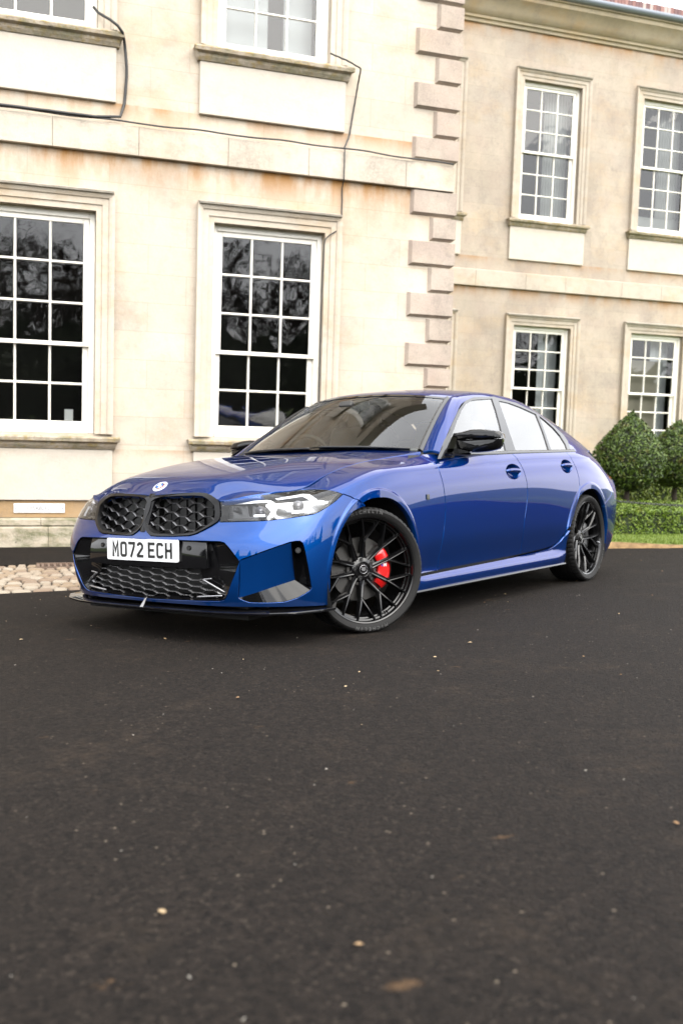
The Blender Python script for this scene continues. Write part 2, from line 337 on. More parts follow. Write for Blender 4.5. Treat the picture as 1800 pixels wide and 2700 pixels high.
m = MB(); m.add([(XC, YA, -.6), (XC, YB, -.6), (XC, YB, 8.9), (XC, YA, 8.9)], [(0, 1, 2, 3)]); m.build('wall', STB, house)
m = MB(); m.box((-9, YA+.3, 8.9), (XC, 14, 9.0)); m.box((-9, YA+.32, -.6), (-8.8, 14, 8.9)); m.build('wall', STB, house)
def profile_frame(name, a, b_, z0, z1, y, prof, mat, closed_bottom=False):
    """moulding mitred round the head and jambs of an opening; prof = (outward, proud)"""
    rows = []
    for o_, p in prof: rows.append([(a-o_, y-p, z0), (a-o_, y-p, z1+o_), (b_+o_, y-p, z1+o_), (b_+o_, y-p, z0)])
    m = MB(); m.grid(np.array(rows)); return m
ARCH = [(0, -.02), (0, .028), (.055, .030), (.060, .044), (.118, .046), (.124, .060), (.150, .072), (.178, .074), (.180, -.01)]
def window(a, b_, z0, z1, y, up, lo, trim, wing=False, extra=None, mats=None):
    """sash window: one part, its frame, glazing bars and panes are sub-parts. up / lo = rows of panes in the two sashes"""
    w = profile_frame('window', a, b_, z0, z1, y, ARCH, trim).build('window', trim, house)
    # projecting head ledge
    zt = z1+.180; pr = [(0., .07), (0, .10), (.018, .105), (.024, .085), (.05, -.01)]
    m = MB(); m.grid([[(x, y-p, zt-.012+h) for h, p in pr] for x in (a-.165, b_+.165)], flip=True)
    for x, fl in ((a-.165, 0), (b_+.165, 1)): m.add([(x, y-p, zt-.012+h) for h, p in pr]+[(x, y+.01, zt-.012)], [tuple(range(6))[::-1 if fl else 1]])
    m.build('head_ledge', LEDGE, w)
    # sill
    m = MB(); zs = z0-.015; sp_ = [(-.02, -.02), (.125, -.012), (.135, -.030), (.128, -.062), (.085, -.078), (.080, -.105), (.055, -.140), (-.02, -.142)]
    xa, xb = a-.245, b_+.245
    m.grid([[(x+(.04 if (x == xa and h < -.07) else -.04 if (x == xb and h < -.07) else 0), y-p, zs+h) for p, h in sp_] for x in (xa, xb)], flip=True)
    for x, fl in ((xa, 1), (xb, 0)): m.add([(x+(.04 if (x == xa and h < -.07) else -.04 if (x == xb and h < -.07) else 0), y-p, zs+h) for p, h in sp_], [tuple(range(8))[::-1 if fl else 1]])
    m.build('sill', SILLM, w)
    # box frame, set back in the reveal
    yf = y+.075; fw = .055; m = MB()
    m.box((a+.001, yf, z0+.001), (a+fw, yf+.12, z1-.001)).box((b_-fw, yf, z0+.001), (b_-.001, yf+.12, z1-.001)).box((a+fw, yf, z1-fw-.01), (b_-fw, yf+.12, z1-.001)).box((a+fw, yf-.02, z0+.001), (b_-fw, yf+.12, z0+.045))
    bevel(m.build('frame', WHITE, w), .006, 2)
    nrow = up+lo; gz0, gz1 = z0+.045, z1-fw-.01; mid = gz0+(gz1-gz0)*lo/nrow+.012; ga, gb = a+fw, b_-fw
    for zz0, zz1, n, ys, bot, top in ((mid-.02, gz1, up, yf+.022, .040, .050), (gz0, mid+.018, lo, yf+.066, .075, .036)):
        m = MB(); st = .058; ia, ib, iz0, iz1 = ga+st, gb-st, zz0+bot, zz1-top; th = .038
        m.box((ga+.001, ys, zz0), (ia, ys+th, zz1)).box((ib, ys, zz0), (gb-.001, ys+th, zz1)).box((ia, ys, iz1), (ib, ys+th, zz1)).box((ia, ys, zz0), (ib, ys+th, iz0))
        bevel(m.build('sash', WHITE, w), .005, 2)
        bw = .030; pw, ph = (ib-ia-2*bw)/3, (iz1-iz0-(n-1)*bw)/n
        for i in range(2):
            x = ia+pw*(i+1)+bw*i; MB().add([(x, ys+.03, iz0), (x+bw, ys+.03, iz0), (x+bw*.72, ys+.003, iz0), (x+bw*.28, ys+.003, iz0), (x, ys+.03, iz1), (x+bw, ys+.03, iz1), (x+bw*.72, ys+.003, iz1), (x+bw*.28, ys+.003, iz1)], [(0, 3, 7, 4), (3, 2, 6, 7), (2, 1, 5, 6)]).build('glazing_bar', WHITE, w)
        for j in range(n-1):
            z = iz0+ph*(j+1)+bw*j; MB().add([(ia, ys+.03, z), (ia, ys+.03, z+bw), (ia, ys+.0045, z+bw*.72), (ia, ys+.0045, z+bw*.28), (ib, ys+.03, z), (ib, ys+.03, z+bw), (ib, ys+.0045, z+bw*.72), (ib, ys+.0045, z+bw*.28)], [(0, 4, 7, 3), (3, 7, 6, 2), (2, 6, 5, 1)]).build('glazing_bar', WHITE, w)
        for i in range(3):
            for j in range(n):
                x, z = ia+(pw+bw)*i, iz0+(ph+bw)*j; dx, dz = RNG.normal(0, .0006, 2)
                MB().add([(x-.002, ys+.021+dx, z-.002), (x+pw+.002, ys+.021-dx+dz, z-.002), (x+pw+.002, ys+.021-dz, z+ph+.002), (x-.002, ys+.021+dz, z+ph+.002)], [(0, 1, 2, 3)]).build('pane', PANE, w)
    # the room behind
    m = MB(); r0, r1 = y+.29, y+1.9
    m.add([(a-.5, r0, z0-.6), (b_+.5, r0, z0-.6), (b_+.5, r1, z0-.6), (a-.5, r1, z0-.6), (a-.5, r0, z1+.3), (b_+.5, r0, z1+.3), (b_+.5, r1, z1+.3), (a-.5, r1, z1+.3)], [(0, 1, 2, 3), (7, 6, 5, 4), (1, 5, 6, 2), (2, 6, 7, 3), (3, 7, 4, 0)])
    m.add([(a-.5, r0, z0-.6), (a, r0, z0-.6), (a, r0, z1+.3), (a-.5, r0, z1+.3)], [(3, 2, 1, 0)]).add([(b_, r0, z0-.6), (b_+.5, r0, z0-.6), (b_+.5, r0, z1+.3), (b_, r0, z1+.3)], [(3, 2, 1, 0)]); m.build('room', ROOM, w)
    return w
def wavy(w_, x0, x1, z0, z1, y, mat, name='curtain', amp=.03, n=40):
    m = MB(); X = np.linspace(x0, x1, n); m.grid([[(x, y+amp*math.sin(k*1.35)*(1+.2*math.sin(k*.4)), z0), (x, y+amp*math.sin(k*1.35+.2), z1)] for k, x in enumerate(X)]); return m.build(name, mat, w_, smooth=True)
wins = []
for k, (a, b_) in enumerate(WA):
    wl = window(a, b_, *LO_A, YA, 3, 2, TRIM); wu = window(a, b_, *UP_A, YA, 3, 3, TRIM); wins.append((wl, wu))
    # dado panels below the sills
    for z0, z1 in ((.30, .818), (4.245, 4.763)):
        bevel(MB().box((a-.178, YA-.042, z0), (b_+.178, YA+.01, z1)).build('apron_panel', PANELM, house), .006, 2)
wl, wu = wins[1]
a, b_ = WA[1]
bevel(MB().box((a+.10, YA+.40, 4.97), (a+.62, YA+.43, 7.2)).build('shutter', SHUT, wu), .01, 2); bevel(MB().box((b_-.40, YA+.42, 4.97), (b_-.08, YA+.45, 7.2)).build('shutter', SHUT, wu), .01, 2)
wl1 = wins[0][0]; MB().box((-.80, YA+.20, 1.10), (-.715, YA+.205, 1.215)).build('paper_notice', plain('paper', (.80, .80, .80), .8), wl1)
for k, (a, b_) in enumerate(WBx):
    wl = window(a, b_, *LO_B, YB, 3, 3, TRIMB); wu = window(a, b_, *UP_B, YB, 3, 3, TRIMB)
    bevel(MB().box((a-.178, YB-.042, 4.285), (b_+.178, YB+.01, 4.872)).build('apron_panel', PANELM, house), .006, 2)
    wavy(wu, b_-.52, b_-.02, 4.95, 7.6, YB+.42, CURT)
    if k == 2: wavy(wl, a, b_-.33, .7, 2.62, YB+.30, BLIND, 'blind', .003, 12); wavy(wu, a, b_, 4.95, 5.40, YB+.36, CURT, 'blind', .004, 12); wavy(wu, a-.02, a+.10, 4.95, 7.6, YB+.42, CURT)
    wavy(wl, b_-.42, b_-.02, .7, 3.3, YB+.44, SHUT, 'shutter', .012, 14)
# string course in separate stones
def course(x0, x1, z0, z1, y, proud, mat, step, name='string_stone'):
    x = x0; 
    while x < x1-1e-6:
        w_ = min(step*RNG.uniform(.75, 1.25), x1-x); w_ = x1-x if x1-x-w_ < .25 else w_
        bevel(MB().add([(x+.0015, y-proud, z0), (x+w_-.0015, y-proud, z0), (x+w_-.0015, y+.01, z0), (x+.0015, y+.01, z0), (x+.0015, y-proud, z1-.02), (x+w_-.0015, y-proud, z1-.02), (x+w_-.0015, y+.01, z1), (x+.0015, y+.01, z1)], [(3, 2, 1, 0), (4, 5, 6, 7), (0, 1, 5, 4), (1, 2, 6, 5), (2, 3, 7, 6), (3, 0, 4, 7)]).build(name, mat, house), .005, 2); x += w_
course(-5.0, XC-.002, 3.752, 4.055, YA, .058, STRING, .95); course(XC+.002, 13., 3.752, 4.06, YB, .058, TRIMB, 1.1)
# plinth
course(-5.0, XC+.03, -.45, .045, YA, .075, MOSS, 1.0, 'plinth_stone'); course(-5.0, XC+.02, .045, .125, YA, .045, MOSS, 1.2, 'plinth_stone')
MB().box((-5, YA-.012, .125), (XC+.005, YA+.01, .299)).build('plinth_band', PLINTH, house)
course(XC+.1, 13, -.45, .30, YB, .08, TRIMB, 1.1, 'plinth_stone')
# quoins
zq = [(.30, .55, 0), (.55, .82, 1), (.82, 1.09, 0), (1.09, 1.36, 1), (1.36, 1.58, 0), (1.58, 1.814, 0), (1.814, 2.086, 1), (2.086, 2.361, 0), (2.361, 2.64, 1), (2.64, 2.92, 0), (2.92, 3.205, 1), (3.205, 3.47, 0), (3.47, 3.75, 1), (4.057, 4.316, 1), (4.316, 4.605, 0), (4.605, 4.89, 1), (4.89, 5.175, 0), (5.175, 5.46, 1), (5.46, 5.737, 0), (5.737, 6.02, 1), (6.02, 6.30, 0), (6.30, 6.58, 1), (6.58, 6.86, 0), (6.86, 7.14, 1), (7.14, 7.42, 0), (7.42, 7.70, 1), (7.70, 7.98, 0), (7.98, 8.3, 1)]
for z0, z1, wide in zq:
    wd = .505 if wide else .265; wy = .265 if wide else .505; p = .045; c = .036; x0, x1, y0, y1 = XC-wd, XC+p, YA-p, YA+wy
    q = [(x0, YA+.02, z0), (XC+p-c, YA+.02, z0)]
    m = MB(); m.hexa([(x0-.0, YA, z0+.001), (XC, YA, z0+.001), (XC, y1, z0+.001), (x0, y1, z0+.001), (x0, YA, z1-.001), (XC, YA, z1-.001), (XC, y1, z1-.001), (x0, y1, z1-.001)])
    # chamfered face block
    f0, f1, f2, f3 = (x0, YA), (XC, YA), (x0+c, YA-p), (XC+p, YA-p)
    m = MB(); m.add([(x0, YA+.01, z0+.002), (XC+.0, YA+.01, z0+.002), (XC+.0, YA+.01, z1-.002), (x0, YA+.01, z1-.002), (x0+c, YA-p, z0+c), (XC+p, YA-p, z0+c), (XC+p, YA-p, z1-.012), (x0+c, YA-p, z1-.012), (XC+.0, y1, z0+.002), (XC+p, y1-c, z0+c), (XC+p, y1-c, z1-.012), (XC+.0, y1, z1-.002)],
        [(4, 5, 6, 7), (0, 1, 5, 4), (3, 7, 6, 2), (0, 4, 7, 3), (5, 9, 10, 6), (1, 8, 9, 5), (2, 6, 10, 11), (8, 11, 10, 9)])
    m.build('quoin', QUOIN, house)
# main block eaves (above the picture) and wing cornice, gutter, parapet
def cornice(x0, x1, y, z, mat):
    pr = [(-.01, 0), (.04, 0), (.05, .05), (.085, .06), (.095, .10), (.13, .12), (.19, .20), (.25, .30), (.33, .36), (.345, .43), (.38, .435), (.38, .47), (-.01, .475)]
    m = MB(); m.grid([[(x, y-p, z+h) for p, h in pr] for x in (x0, x1)], flip=True); m.add([(x1, y-p, z+h) for p, h in pr], [tuple(range(len(pr)))]); m.add([(x0, y-p, z+h) for p, h in pr], [tuple(range(len(pr)))[::-1]]); return m.build('cornice', mat, house, auto=30)
cornice(XC+.001, 13.2, YB, 8.33, stone_mat('cornice_stone', (.30, .25, .17), (.37, .315, .235), blotch=.6, joint=False, ochre=.5, grey=.7)); cornice(-9, XC+.3, YA, 8.42, TRIM)
LEAD = plain('lead_gutter', (.16, .18, .21), .45, Metallic=.3)
m = MB(); m.grid([[(x, YB-.40-.07*math.cos(t), 8.86+.07*math.sin(t)) for t in np.linspace(rad(-200), rad(20), 9)] for x in (XC+.01, 13.2)]); m.build('gutter', LEAD, house, smooth=True)
BRICKS = [plain('coping_brick_a', (.17, .085, .075), .85), plain('coping_brick_b', (.12, .065, .065), .85), plain('coping_brick_c', (.21, .115, .10), .85), plain('coping_brick_d', (.30, .24, .22), .85)]
par = MB().box((XC+.01, YB-.08, 8.80), (13.2, YB+.25, 8.93)).build('parapet', TRIMB, house)
bmesh_b = []
for k in range(4): q = MB().box((-.034, -.14, -.10), (.034, .14, .10)); o = q.build('brick', BRICKS[k]); bmesh_b.append(o.data); bpy.data.objects.remove(o)
x = 5.2
while x < 12.2:
    o = bpy.data.objects.new('brick', bmesh_b[int(RNG.choice([0, 0, 1, 1, 2, 3]))]); COL.objects.link(o); o.parent = par; o.location = (x, YB-.05+RNG.uniform(-.006, .006), 9.03+RNG.uniform(-.008, .008)); x += .077
ch = MB().box((8.95, YB+1.2, 8.9), (9.85, YB+2.1, 11.2)).build('chimney', stone_mat('chimney_stone', (.27, .23, .17), (.32, .28, .22), blotch=.3, jw=(.4, .22)), house)
MB().box((XC+.02, YB+.2, 8.85), (13, YB+8, 8.9)).build('roof', LEAD, house)
# ---- notice and cables on the front
nb = bevel(site(MB().box((-.245, -.006, -.0475), (.245, .006, .0475)).build('disabled_sign', plain('sign_white', (.50, .50, .50), .5), loc=(-1.045, YA-.018, .218))), .004, 2)
tag(nb, 'small white rectangular wall sign reading DISABLED below the ground-floor window', 'sign')
def text_mesh(txt, size, bold=0.):
    cu = bpy.data.curves.new('t', 'FONT'); cu.body = txt; cu.size = size; cu.align_x = 'CENTER'; cu.offset = bold
    o = bpy.data.objects.new('t', cu); COL.objects.link(o); bpy.context.view_layer.update()
    me = bpy.data.meshes.new_from_object(o.evaluated_get(bpy.context.evaluated_depsgraph_get()))
    v = np.array([q.co[:] for q in me.vertices]).reshape(-1, 3); f = [tuple(p.vertices) for p in me.polygons]
    bpy.data.objects.remove(o); bpy.data.curves.remove(cu); bpy.data.meshes.remove(me); return v, f
v, f = text_mesh('DISABLED', .056, .0)
MB().add([(q[0]*.96, -.0068, q[1]-.019) for q in v], f).build('lettering', plain('sign_grey', (.10, .10, .10), .7), nb)
for x in (-.225, .225): disc_ = MB().lathe([(0, -.0085), (.006, -.0085), (.008, -.006)], 10, axis=1); disc_.build('screw', LEAD, nb, loc=(x, 0, 0))
CABLE = plain('cable_black', (.012, .012, .012), .5)
def cable(pts, r_, label, sag=.0, n=60, name='cable'):
    p = resample(np.array(pts), n); k = np.arange(n); p[:, 1] += .004*np.sin(k*1.7); p[:, 2] += .006*np.sin(k*.9+.3)*(1 if sag else 0)
    o = site(MB().tube(p, r_, 6).build(name, CABLE, smooth=True)); tag(o, label, 'cable', 'cables clipped to the house front'); return o
def resample(c, n):
    c = np.asarray(c, float); s_ = np.r_[0, np.cumsum(np.linalg.norm(np.diff(c, axis=0), axis=1))]
    return np.stack([np.interp(np.linspace(0, s_[-1], n), s_, c[:, k]) for k in range(c.shape[1])], 1)
yc = YA-.075
cable([(-4, yc, 4.07), (-1.42, yc, 4.055), (-.40, yc, 4.06), (.5, yc, 4.065), (2.03, yc, 4.07), (3.30, yc, 4.045)], .009, 'thin black cable running along the top of the string course', 1)
cable([(-4, yc-.012, 4.085), (-1.42, yc-.012, 4.07), (-.55, yc-.012, 4.07), (-.30, yc, 4.10), (-.255, YA-.02, 4.25), (-.235, YA-.03, 4.55), (-.262, YA-.05, 4.82), (-.30, YA-.16, 4.90), (-.40, YA-.16, 4.97), (-.52, YA-.06, 5.06), (-.56, YA-.02, 5.12)], .014, 'thick black cable looping over the window sill above the DISABLED sign', 0)
cable([(2.03, yc, 4.07), (2.10, YA-.02, 4.22), (2.14, YA-.02, 4.5), (2.165, YA-.08, 4.78), (2.16, YA-.16, 4.88), (2.02, YA-.15, 4.94), (1.83, YA-.12, 5.0)], .009, 'thin cable dropping from the shuttered upper window sill to the string course', 0)
cable([(2.035, yc-.005, 4.06), (2.035, yc-.005, 3.74), (2.04, YA-.015, 3.70), (2.045, YA-.015, 3.32), (2.03, YA-.02, 3.24), (1.90, YA-.07, 3.16), (1.845, YA-.05, 3.10), (1.838, YA-.03, 2.6), (1.838, YA-.03, 1.0)], .007, 'thin black cable dropping beside the ground-floor window behind the car roof', 0)
# ================================================================== GREENERY
def leaf_mat(name, a, b_, c_=None):
    m = NT(name); oi = m.n('ShaderNodeObjectInfo'); g = m.n('ShaderNodeNewGeometry'); c = m.coord()
    n = m.noise(c, 9, 3); col = m.mix(m.rng(g.outputs['Random Per Island'], 0, 1, 0, 1), a, b_)
    if c_: col = m.mix(m.rng(n, .55, .75, 0, .8), col, c_)
    m.set(Base_Color=col, Roughness=.5); m.p.inputs['Specular IOR Level'].default_value = .3
    return m.m
LEAF_T = leaf_mat('topiary_leaf', (0.0132, 0.0297, 0.004), (0.0627, 0.099, 0.0119), (0.0858, 0.066, 0.0165))
LEAF_H = leaf_mat('hedge_leaf', (0.0363, 0.0693, 0.004), (0.1122, 0.1683, 0.0119), (0.132, 0.132, 0.0198))
LEAF_Y = leaf_mat('golden_shrub_leaf', (0.0462, 0.0792, 0.0066), (0.1056, 0.132, 0.0165), (0.066, 0.0528, 0.0132))
LEAF_D = leaf_mat('conifer_needle', (0.004, 0.0092, 0.004), (0.0106, 0.0198, 0.0066))
LEAF_M = leaf_mat('tree_leaf', (0.0119, 0.0211, 0.0059), (0.033, 0.0462, 0.0119))
BARK = plain('bark', (0.0297, 0.0218, 0.0158), .95)
def leaves(m, P, N, size, rng, curl=.35):
    """one small pointed leaf (two folded triangles) at every point"""
    n = len(P); r_ = rng.normal(size=(n, 3)); d = N+.75*r_; d /= np.linalg.norm(d, axis=1, keepdims=True); t = np.cross(d, rng.normal(size=(n, 3))); t /= np.linalg.norm(t, axis=1, keepdims=True); b_ = np.cross(d, t)
    s = size*rng.uniform(.6, 1.3, n)[:, None]
    V = np.stack([P-t*s, P+b_*s*.45-d*s*curl*.3, P+t*s, P-b_*s*.45-d*s*curl*.3], 1).reshape(-1, 3); base = len(m.v)
    m.v += [tuple(q) for q in V]; m.f += [(base+4*i, base+4*i+1, base+4*i+2, base+4*i+3) for i in range(n)]
def teardrop(zc, h, r_):
    """closely clipped onion-shaped crown: radius over height"""
    z = np.array([0, .05, .15, .30, .45, .60, .72, .82, .90, .96, 1.0]); rr = np.array([.25, .55, .82, .98, 1.0, .86, .65, .45, .27, .12, .02]); return lambda t: r_*np.interp(t, z, rr)
def topiary(x, y, z0, zb, zt, r_, label, seed):
    rng = np.random.default_rng(seed); root = site(empty('topiary_tree', (x, y, z0))); tag(root, label, 'topiary', 'clipped topiary trees behind the hedge')
    f = teardrop(0, 1, r_); h = zt-zb; n = 7000; t = rng.uniform(0, 1, n*3); keep = rng.uniform(0, 1, n*3) < (f(t)/r_+.12); t = t[keep][:n]; a = rng.uniform(0, 2*math.pi, len(t)); k = 1-.16*rng.uniform(0, 1, len(t))**2
    lump = 1+.035*np.sin(3*a+2*t*6)+.03*np.sin(7*a-t*9)
    P = np.stack([f(t)*k*lump*np.cos(a), f(t)*k*lump*np.sin(a), zb-z0+t*h+rng.normal(0, .012, len(t))], 1); e = 1e-2; sl = (f(np.minimum(t+e, 1))-f(np.maximum(t-e, 0)))/(2*e*h)
    N = np.stack([np.cos(a), np.sin(a), -sl], 1); N /= np.linalg.norm(N, axis=1, keepdims=True)
    m = MB(); leaves(m, P, N, .026, rng); up = np.array([[0, 0, 1.]]*14); leaves(m, np.stack([rng.normal(0, .02, 14), rng.normal(0, .02, 14), zt-z0+rng.uniform(-.06, .03, 14)], 1), up*0+rng.normal(size=(14, 3)), .03, rng)
    m.build('crown', LEAF_T, root)
    c = MB(); c.grid([[(.86*f(tt)*math.cos(q), .86*f(tt)*math.sin(q), zb-z0+tt*h*.97) for q in np.linspace(0, 2*math.pi, 25)] for tt in np.linspace(0, 1, 16)]); c.build('shade_core', plain('crown_shade', (.012, .016, .007), .9), root, smooth=True)  # solid dark core, coloured as the shade inside the crown
    b_ = MB(); b_.tube([(0, 0, -.1), (.01, 0, .15), (-.01, .01, .3), (0, 0, zb-z0+.25)], [.05, .042, .038, .03], 9); b_.build('trunk', BARK, root, smooth=True)
def hedge(name, path, wid, z0, h, mat, label, dens, seed, size=.018, top=None, cat='hedge'):
    rng = np.random.default_rng(seed); path = resample(np.array(path, float), 40); root = site(empty(name, (float(path[len(path)//2][0]), float(path[len(path)//2][1]), z0))); tag(root, label, cat)
    o_ = np.array([path[len(path)//2][0], path[len(path)//2][1]]); p = path-o_; t = np.gradient(p, axis=0); t /= np.linalg.norm(t, axis=1, keepdims=True); nn = np.stack([-t[:, 1], t[:, 0]], 1)
    L_ = np.linalg.norm(np.diff(p, axis=0), axis=1).sum(); n = int(dens*L_*(2*h+wid)); s_ = rng.uniform(0, len(p)-1.001, n); i = s_.astype(int); fr_ = (s_-i)[:, None]; c = p[i]*(1-fr_)+p[i+1]*fr_; nv = nn[i]; tv = t[i]
    q = rng.uniform(0, 2*h+wid, n); P = np.zeros((n, 3)); N = np.zeros((n, 3)); A = q < h; B_ = (q >= h) & (q < h+wid); C_ = q >= h+wid
    lump = .02*np.sin(s_*2.1)+.015*np.sin(s_*5.3+q*9)
    P[A, :2] = c[A]-nv[A]*(wid/2+lump[A])[:, None]; P[A, 2] = q[A]; N[A, :2] = -nv[A]; P[B_, :2] = c[B_]+nv[B_]*(q[B_]-h-wid/2)[:, None]; P[B_, 2] = h+lump[B_]; N[B_, 2] = 1; P[C_, :2] = c[C_]+nv[C_]*(wid/2+lump[C_])[:, None]; P[C_, 2] = q[C_]-h-wid; N[C_, :2] = nv[C_]
    P += -N*(rng.uniform(0, 1, n)**2*.05)[:, None]+rng.normal(0, .006, (n, 3)); m = MB(); leaves(m, P, N+np.array([0, 0, .25]), size, rng); m.build('foliage', mat, root)
    m = MB(); k = wid/2-.035; G = [[(*(a-b_*k), -.05), (*(a-b_*k), h-.035), (*(a+b_*k), h-.035), (*(a+b_*k), -.05)] for a, b_ in zip(p, nn)]; m.grid(G, flip=True); m.build('shade_core', plain('hedge_shade', (.014, .022, .006), .95), root)  # filled dark core stands in for shade between the hedge leaves
    return root
# grass verge with its cut earth edge
def verge_mat():
    m = NT('verge_grass'); c = m.coord(); n = m.noise(c, 5, 5, .6); n2 = m.noise(c, 120, 3); col = m.mix(m.rng(n, .3, .7, 0, 1), (0.0627, 0.1089, 0.0066), (0.1056, 0.1419, 0.0145)); col = m.mix(m.rng(n2, .4, .7, 0, .5), col, (0.132, 0.1518, 0.033)); m.set(Base_Color=col, Roughness=.85); m.bump(n2, .8, .02); return m.m
EARTH = NT('earth_edge'); EARTH.set(Base_Color=EARTH.mix(EARTH.rng(EARTH.noise(EARTH.coord(), 14, 5, .7), .35, .65, 0, 1), (0.1056, 0.0627, 0.0264), (0.198, 0.1254, 0.0561)), Roughness=.95)
ZV = -.035
xv = np.linspace(3.42, 18, 120); G = []; GE = []
for k, x in enumerate(xv):
    e = float(grass_edge(x))+.02*math.sin(x*9)+.015*math.sin(x*23); zr = float(zroad(x, e)); zv = ZV+.02*max(0, x-6)
    G.append([(x, e+.035, zv-.012), (x, e+.10, zv), (x, e+.5, zv+.004), (x, 6.5, zv), (x, YB+.1, zv)]); GE.append([(x, e-.03, zr-.02), (x, e-.01, zr+.018+.008*math.sin(x*17)), (x, e+.03, zv-.012), (x, e+.06, zv-.008)])
VG = verge_mat(); m = MB(); m.grid(G); o = site(m.build('verge', VG, None, smooth=True)); tag(o, kind='structure')
m = MB(); m.grid(GE); o = site(m.build('verge_edge', EARTH.m, None, smooth=True)); tag(o, kind='structure')
rng = np.random.default_rng(3); n = 26000; X = rng.uniform(4.2, 9.5, n); Yg = np.array([float(grass_edge(x)) for x in X])+.02+rng.uniform(0, 1, n)**1.2*1.0; m = MB(); hh = rng.uniform(.012, .035, n); aa = rng.uniform(0, 2*math.pi, n); ln = rng.normal(0, .012, (n, 2))
zb = ZV+.02*np.maximum(0, X-6); V = np.stack([np.stack([X-.003*np.cos(aa), Yg-.003*np.sin(aa), zb-.004], 1), np.stack([X+.003*np.cos(aa), Yg+.003*np.sin(aa), zb-.004], 1), np.stack([X+ln[:, 0], Yg+ln[:, 1], zb+hh], 1)], 1).reshape(-1, 3)
m.v = [tuple(q) for q in V]; m.f = [(3*i, 3*i+1, 3*i+2) for i in range(n)]; o = site(m.build('grass_blades', leaf_mat('grass_blade', (0.0594, 0.1056, 0.0066), (0.1254, 0.165, 0.0198)), None)); tag(o, kind='stuff')
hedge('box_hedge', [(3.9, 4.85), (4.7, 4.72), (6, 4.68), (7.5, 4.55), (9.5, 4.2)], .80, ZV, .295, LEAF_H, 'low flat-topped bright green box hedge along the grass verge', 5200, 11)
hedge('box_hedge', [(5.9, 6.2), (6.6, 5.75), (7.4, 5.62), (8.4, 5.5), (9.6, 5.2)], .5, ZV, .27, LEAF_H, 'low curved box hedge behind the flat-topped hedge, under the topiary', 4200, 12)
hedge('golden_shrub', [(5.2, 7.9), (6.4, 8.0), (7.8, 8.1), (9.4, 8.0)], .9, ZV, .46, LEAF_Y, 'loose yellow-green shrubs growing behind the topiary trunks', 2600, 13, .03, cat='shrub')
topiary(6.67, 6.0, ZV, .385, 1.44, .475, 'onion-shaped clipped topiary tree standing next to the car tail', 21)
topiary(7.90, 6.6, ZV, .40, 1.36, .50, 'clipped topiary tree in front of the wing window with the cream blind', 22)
# chain and its posts
IRONB = plain('black_iron', (.012, .012, .012), .5)
cx = np.linspace(4.35, 9.0, 130); t = (cx-4.35)/4.65; cz = .455-.28*4*t*(1-t)*.42-.02*t; cy = 3.98-.12*t; m = MB()
for k, (x, y, z) in enumerate(zip(cx, cy, cz)):
    a = rad(90*(k % 2)+20); lx, w_ = .026, .011; tt = np.linspace(0, 2*math.pi, 11); m.tube([(x+lx*math.cos(q), y+w_*math.sin(q)*math.cos(a), z+w_*math.sin(q)*math.sin(a)) for q in tt], .0042, 5, caps=False)
ch_ = site(m.build('barrier_chain', IRONB, None, smooth=True)); tag(ch_, 'black iron chain hanging low in front of the box hedge', 'chain')
for x, y, lb in ((4.33, 3.98, 'short black iron post holding the chain behind the car boot'), (9.02, 3.86, 'short black iron post at the outer end of the hanging chain')):
    m = MB(); m.lathe([(0, .62), (.02, .615), (.034, .59), (.036, .56), (.028, .54), (.026, .50), (.03, .1), (.045, .04), (.05, -.1)], 20, axis=2); o = site(m.build('chain_post', IRONB, None, smooth=True, loc=(x, y, ZV))); tag(o, lb, 'post')
# ---- trees of the park across the drive, behind the camera; they show in the glass and the paint
def limb(m, p, d, r_, l, depth, rng, tips, kids=3):
    n = 5; pts = [p]; dd = d.copy()
    for k in range(n): dd = dd+rng.normal(0, .13, 3)+np.array([0, 0, .03]); dd /= np.linalg.norm(dd); pts.append(pts[-1]+dd*l/n)
    m.tube(pts, np.linspace(r_, r_*.55, n+1), 6 if depth > 1 else 4, caps=False)
    if depth == 0: tips.append((pts[-1], dd)); return
    for k in range(kids):
        q = pts[rng.integers(2, n+1)] if k else pts[-1]; nd = dd+rng.normal(0, .50, 3)+np.array([0, 0, .10]); nd /= np.linalg.norm(nd); limb(m, np.array(q), nd, r_*.58, l*.68, depth-1, rng, tips, kids)
def bare_tree(seed):
    rng = np.random.default_rng(seed); m = MB(); tips = []; limb(m, np.array([0, 0, -.3]), np.array([0, 0, 1.]), .36, 3.6, 5, rng, tips, 3)
    tr = m; c = MB(); P = np.array([t[0] for t in tips])
    for k in range(3):
        Q = P+rng.normal(0, .30, P.shape); d = rng.normal(0, .5, P.shape)+np.array([0, 0, .25]); w_ = rng.normal(0, .028, P.shape); b0 = len(c.v); n = len(P)
        c.v += [tuple(q) for q in np.stack([Q-w_, Q+w_, Q+d], 1).reshape(-1, 3)]; c.f += [(b0+3*i, b0+3*i+1, b0+3*i+2) for i in range(n)]
    return tr, c
def conifer(seed, h, r_):
    rng = np.random.default_rng(seed); tr = MB().tube([(0, 0, -.3), (0, 0, h*.5), (0, 0, h*.98)], [.3, .2, .03], 7); c = MB(); n = 5200
    t = rng.uniform(0, 1, n)**.8; a = rng.uniform(0, 2*math.pi, n); lay = .5+.5*np.abs(np.sin(t*26+2*np.sin(a*3))); rr = r_*(1-t)**.85*(.35+.65*lay)*rng.uniform(.25, 1, n)**.5; P = np.stack([rr*np.cos(a), rr*np.sin(a), h*(.06+.94*t)-.25*rr], 1); N = np.stack([np.cos(a), np.sin(a), .3+0*a], 1); leaves(c, P, N, .30, rng); return tr, c
